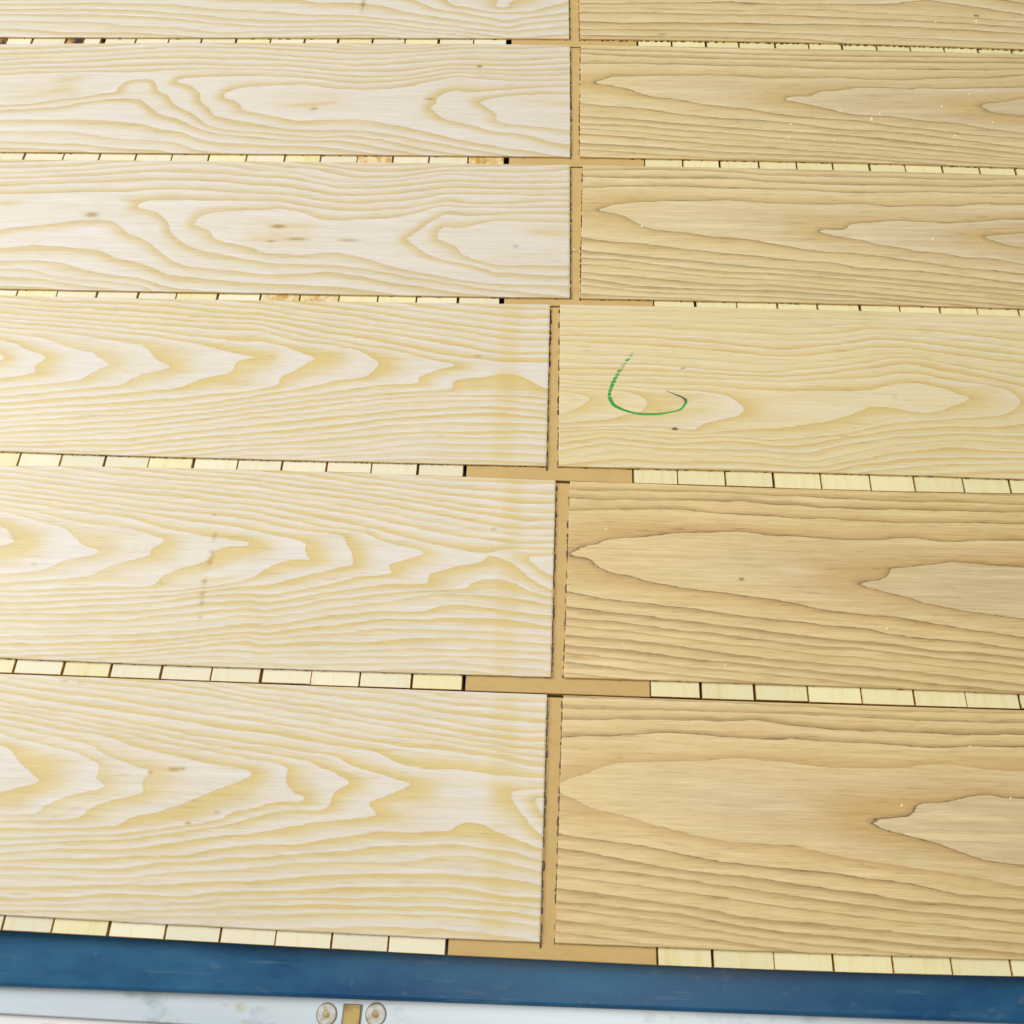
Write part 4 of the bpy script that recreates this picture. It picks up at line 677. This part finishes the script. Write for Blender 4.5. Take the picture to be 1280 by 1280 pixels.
BACK = {}
for r in range(1, 7):
    e = D['E'][str(r)]
    if 'back' in e: BACK[r] = e['back']
    else:
        k = list(D['E']['2']['back']); k[-1] += 200.0; BACK[r] = k
FIELD = {k: RingField(v, {'6': .008, '5': .009, '4': .010, '3': .011, '2': .013, '1': .014}[k[0]]) for k, v in D['GR'].items()}

def lip_y(row, x):
    """front of the bare core lip: just short of the next board's back edge"""
    if row == 6: return edge_y(D['LIP6'], x)
    gap = {1: (.0003, .0004), 2: (.0004, .0004), 3: (.0003, .0004), 4: (.0005, .0016), 5: (.0013, .0017)}[row]
    g = np.interp(x, [-.3, .15], gap)
    return edge_y(BACK[row + 1], x) + g

LABEL = {
 1: 'ash board farthest from the blue rail, with a dark knot hole in its lip',
 2: 'ash board behind the one with three small knots, second from the far edge',
 3: 'ash board with a row of small brown knots across its pale left half',
 4: 'ash board marked with a green crayon hook on its creamy right half',
 5: 'ash board with a dotted brown stain line down its pale left half',
 6: 'front ash board whose slatted lip lies directly along the blue rail',
}
AMBER = {3: [(323, 470)]}
GRP = 'unfinished ash flooring boards laid side by side'
boards = {}
for r in range(1, 7):
    ymid = float(edge_y(BACK[r], 0.0)) - 0.1
    org = (0.0, ymid, Z_BASE)
    root = empty('parquet_board', org)
    tag(root, LABEL[r], 'floor board', GRP)
    boards[r] = root
    lamL = make_lamella(r, 'L', root, org); lamL['label'] = 'pale ash face left of the joint'
    lamR = make_lamella(r, 'R', root, org)
    lamR['label'] = 'creamy ash face right of the joint' if r == 4 else 'browner ash face right of the joint'
    # core: fibre strip under the joint, slats on both sides of it
    left, right = D['S'][str(r)]
    sx0 = left[-1][0] / 1000 + left[-1][1] / 2000
    sx1 = right[0][0] / 1000 - right[0][1] / 2000
    def core(name, xa, xb, mat, jit=True):
        ya0, ya1 = float(edge_y(BACK[r], xa)) - 0.0015, float(edge_y(BACK[r], xb)) - 0.0015
        j = random.uniform(-.0004, .0005) if jit and r != 6 else 0.0
        yb0, yb1 = float(lip_y(r, xa)) + max(j, 0), float(lip_y(r, xb)) + max(j, 0)
        z1 = -H_FACE - 0.00005 - (random.uniform(0, .00025) if jit else 0)
        lean = random.uniform(-.0004, .0004) if jit else 0
        bm = bmesh.new()
        q = [(xa + lean, yb0), (xb + lean, yb1), (xb, ya1), (xa, ya0)]
        prism(bm, [(a - org[0], b - org[1]) for a, b in q], 0.0, z1 - org[2], random.uniform(.0003, .0006), 1)
        return bm_obj(name, bm, [mat, M['slat_edge'] if jit else mat], root)
    core('core_strip', sx0, sx1, M['fibre'], False)
    js = [(x / 1000, w / 1000) for x, w in left]
    for (a, wa), (b, wb) in zip(js[:-1], js[1:]):
        width_px = (b - a)
        mat = random.choice([M['spruce']] * 5 + [M['spruce_yellow']])
        if r < 3 and random.random() < .06: mat = M['amber']
        if r == 1 and width_px < 0.032 and a < -0.4: mat = M['knotty'] if width_px < .028 else M['spruce']
        if r == 3 and -0.35 < a < -0.23: mat = M['amber']
        if r == 1 and -0.62 < a < -0.585: mat = M['spruce']
        core('core_slat', a + wa / 2, b - wb / 2, mat)
    x = js[0][0] - js[0][1] / 2
    rest = []
    while x - 0.0425 > X_L:
        core('core_slat', x - 0.0420, x, M['spruce']); x -= 0.0427
    js = [(x / 1000, w / 1000) for x, w in right]
    for (a, wa), (b, wb) in zip(js[:-1], js[1:]):
        core('core_slat', a + wa / 2, b - wb / 2, M['spruce_yellow'] if r != 3 or a > .1 else M['spruce'])
    x = js[-1][0] + js[-1][1] / 2
    while x + 0.0425 < X_R:
        core('core_slat', x, x + 0.0420, M['spruce_yellow']); x += 0.0427
    # dark dried glue squeezed out along the foot of the lamellas, doubling as painted shadow left of the gap
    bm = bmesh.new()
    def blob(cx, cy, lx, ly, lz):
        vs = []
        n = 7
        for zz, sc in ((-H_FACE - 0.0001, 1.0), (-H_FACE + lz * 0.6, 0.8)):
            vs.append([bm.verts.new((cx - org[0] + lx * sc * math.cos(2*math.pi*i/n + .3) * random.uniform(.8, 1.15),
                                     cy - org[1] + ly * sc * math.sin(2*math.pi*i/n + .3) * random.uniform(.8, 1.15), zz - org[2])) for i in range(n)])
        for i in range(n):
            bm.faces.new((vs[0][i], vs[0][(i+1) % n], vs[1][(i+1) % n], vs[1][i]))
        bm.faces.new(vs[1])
    e = D['E'][str(r)]
    gxl = e['gl'][0][0] / 1000; gxr = e['gr'][0][0] / 1000
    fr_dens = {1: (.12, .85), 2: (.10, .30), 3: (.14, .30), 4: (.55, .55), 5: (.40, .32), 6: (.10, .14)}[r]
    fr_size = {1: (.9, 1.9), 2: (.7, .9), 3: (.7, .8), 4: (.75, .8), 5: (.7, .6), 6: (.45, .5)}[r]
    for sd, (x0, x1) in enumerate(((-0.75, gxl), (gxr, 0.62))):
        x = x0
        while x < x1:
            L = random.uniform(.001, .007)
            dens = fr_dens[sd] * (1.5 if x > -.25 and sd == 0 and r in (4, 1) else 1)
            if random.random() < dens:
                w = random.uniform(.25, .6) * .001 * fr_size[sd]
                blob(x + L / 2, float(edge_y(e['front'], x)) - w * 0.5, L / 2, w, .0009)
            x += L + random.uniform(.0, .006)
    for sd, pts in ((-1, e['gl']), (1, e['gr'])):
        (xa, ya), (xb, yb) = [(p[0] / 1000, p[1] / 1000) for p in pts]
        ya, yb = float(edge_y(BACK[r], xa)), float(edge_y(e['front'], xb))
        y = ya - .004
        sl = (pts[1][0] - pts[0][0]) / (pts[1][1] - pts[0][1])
        dens = .85 if sd > 0 else .92  # left run denser and wider, drawing in the lamella's shadow line
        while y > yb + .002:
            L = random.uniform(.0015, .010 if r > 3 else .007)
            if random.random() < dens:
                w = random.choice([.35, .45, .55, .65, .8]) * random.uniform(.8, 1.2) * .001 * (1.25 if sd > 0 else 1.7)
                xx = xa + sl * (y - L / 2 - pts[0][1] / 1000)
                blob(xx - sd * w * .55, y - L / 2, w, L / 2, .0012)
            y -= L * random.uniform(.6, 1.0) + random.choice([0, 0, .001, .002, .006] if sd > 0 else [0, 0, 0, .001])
    tag(bm_obj('glue_and_gap_shadow', bm, [M['glue_shadow']], root), kind='stuff')
    if r == 4:
        # green crayon stroke, a thin waxy ribbon on the face
        P = [Vector((a / 1000, b / 1000)) for a, b in D['CR']]
        pts = []
        for i in range(len(P) - 1):
            p0, p1, p2, p3 = P[max(i-1, 0)], P[i], P[i+1], P[min(i+2, len(P)-1)]
            for k in range(6):
                t = k / 6
                pts.append(0.5 * ((2*p1) + (p2-p0)*t + (2*p0-5*p1+4*p2-p3)*t*t + (3*p1-p0-3*p2+p3)*t**3))
        pts.append(P[-1])
        n = len(pts); vs, fs, al = [], [], []
        for i, p in enumerate(pts):
            d = (pts[min(i+1, n-1)] - pts[max(i-1, 0)]).normalized(); nn = Vector((-d.y, d.x))
            u = i / (n - 1)
            w = np.interp(u, [0, .08, .35, .45, .7, .8, .86, 1], [.0013, .0019, .0019, .0016, .0009, .0013, .0012, .0003]) * random.uniform(.76, 1.06)
            for s_, zz in ((1, .00006), (.5, .00018), (-.5, .00018), (-1, .00006)):
                q = p + nn * w * s_
                vs.append((q.x - org[0], q.y - org[1], zz - org[2])); al.append(u)
            if i:
                a = (i - 1) * 4; b_ = i * 4
                for k in range(3): fs.append((a + k, b_ + k, b_ + k + 1, a + k + 1))
        o = mesh_obj('crayon_mark', vs, fs, [M['crayon']], lamR)
        at = o.data.attributes.new('along', 'FLOAT', 'POINT'); at.data.foreach_set('value', al)
        o['label'] = 'green crayon hook'

# ------------------------------------------------------------------ blue rail in front of the boards
def line_y(k, x): return (k[0] * x + k[1]) / 1000.0
zb = -0.0165
bm = bmesh.new()
xa, xb = -1.15, 1.05
prof = []
def rail(bm, xa, xb, ybk, kfr, z0, z1, r, seg=5):
    """long bar with rounded top front edge"""
    ringA, ringB = [], []
    for x, rg in ((xa, ringA), (xb, ringB)):
        yb_ = ybk(x); yf = kfr(x)
        pts = [(yb_, z0), (yb_, z1)]
        for i in range(seg + 1):
            a = math.pi / 2 * i / seg
            pts.append((yf + r - r * math.sin(a), z1 - r + r * math.cos(a)))
        pts.append((yf, z0))
        for y, z in pts: rg.append(bm.verts.new((x, y, z)))
    n = len(ringA)
    for i in range(n):
        bm.faces.new((ringA[i], ringA[(i+1) % n], ringB[(i+1) % n], ringB[i]))
    bm.faces.new(ringA); bm.faces.new(ringB[::-1])
rail(bm, xa, xb, lambda x: -0.586, lambda x: line_y(D['BLUE'], x), -0.075, zb, 0.003)
blue = bm_obj('blue_rail', bm, [M['blue']])
tag(blue, 'long blue painted steel rail with scuffed paint along the front board', 'rail')

zs = -0.026
st = empty('steel_rail', (0, -0.645, -0.07))
tag(st, 'bright bare steel bar with two screws and a brass strip, below the blue rail', 'steel bar')
so = Vector((0, -0.645, -0.07))
bm = bmesh.new()
rail(bm, xa, xb, lambda x: line_y(D['BLUE'], x) + 0.0 - 0.0005, lambda x: line_y(D['STEEL']['edge'], x), -0.07, zs, 0.0012)
bmesh.ops.translate(bm, verts=bm.verts, vec=-so)
bm_obj('bar', bm, [M['steel']], st)
def lathe(bm, prof, cx, cy, cz, n=36, cap=True):
    rings = [[bm.verts.new((cx + r_ * math.cos(2*math.pi*i/n), cy + r_ * math.sin(2*math.pi*i/n), cz + z)) for i in range(n)] for r_, z in prof]
    for a, b_ in zip(rings[:-1], rings[1:]):
        for i in range(n): bm.faces.new((a[i], a[(i+1) % n], b_[(i+1) % n], b_[i]))
    if cap: bm.faces.new(rings[-1])
for key in ('scr1', 'scr2'):
    x, y = D['STEEL'][key]; x /= 1000; y /= 1000
    bm = bmesh.new()
    lathe(bm, [(.0072, 0), (.0072, .0008), (.0066, .0012), (.0030, .0012), (.0026, .0002), (.0012, .0002)], x - so.x, y - so.y, zs - so.z)
    sc = bm_obj('screw_head', bm, [M['screw']], st)
    bm = bmesh.new()
    lathe(bm, [(.0079, 0), (.0079, .0003), (.0070, .0003)], x - so.x, y - so.y, zs - so.z, cap=False)
    bm_obj('screw_recess', bm, [M['groove']], sc)
    bm = bmesh.new()
    lathe(bm, [(.0021, .0001), (.0021, .0006), (.0010, .0009)], x - so.x, y - so.y, zs - so.z, n=16)
    bm_obj('screw_socket', bm, [M['brass']], sc)
(xl, y0), (xr, y1) = D['STEEL']['brass']
xl /= 1000; xr /= 1000
bm = bmesh.new()
yf = -0.652; ybk = -0.6345
prism(bm, [(xl - .0016 - so.x, yf - so.y), (xr + .0012 - so.x, yf - so.y), (xr + .0016 - so.x, ybk - so.y), (xl - .0010 - so.x, ybk - so.y)], zs - .002 - so.z, zs + .0003 - so.z)
gr = bm_obj('brass_seat', bm, [M['groove']], st)
bm = bmesh.new()
prism(bm, [(xl - .0003 - so.x, yf + .0004 - so.y), (xr - so.x, yf + .0004 - so.y), (xr + .0003 - so.x, ybk - .0002 - so.y), (xl - so.x, ybk - .0002 - so.y)], zs - .001 - so.z, zs + .0012 - so.z, .0003)
bm_obj('brass_strip', bm, [M['brass']], st)

bm = bmesh.new()
rail(bm, xa, xb, lambda x: line_y(D['STEEL']['edge'], x) - 0.0006, lambda x: -0.80, -0.08, -0.031, 0.003)
ledge = bm_obj('white_ledge', bm, [M['white']])
tag(ledge, 'white painted ledge just below the steel bar at the lower left corner', 'ledge')

# ------------------------------------------------------------------ loose chips of wood on the right-hand faces
bm = bmesh.new()
for x, y, s in D['CH']:
    x /= 1000; y /= 1000; s *= .001
    a = random.uniform(0, math.pi)
    el = random.uniform(1.0, 1.7); s *= 1.35
    pts = []
    for i in range(6):
        t = 2 * math.pi * i / 6
        u, v = math.cos(t) * s * .5 * el, math.sin(t) * s * .38
        u *= random.uniform(.75, 1.2); v *= random.uniform(.75, 1.2)
        pts.append((x + u * math.cos(a) - v * math.sin(a), y + u * math.sin(a) + v * math.cos(a)))
    lo = [bm.verts.new((p[0], p[1], 0.00003)) for p in pts]
    tp = bm.verts.new((x, y, s * .3)); 
    for i in range(6): bm.faces.new((lo[i], lo[(i+1) % 6], tp))
    bm.faces.new(lo[::-1])
dust = bm_obj('sawdust', bm, [M['chip']])
tag(dust, 'pale sawdust flecks scattered on the right half of the boards', 'sawdust', kind='stuff')
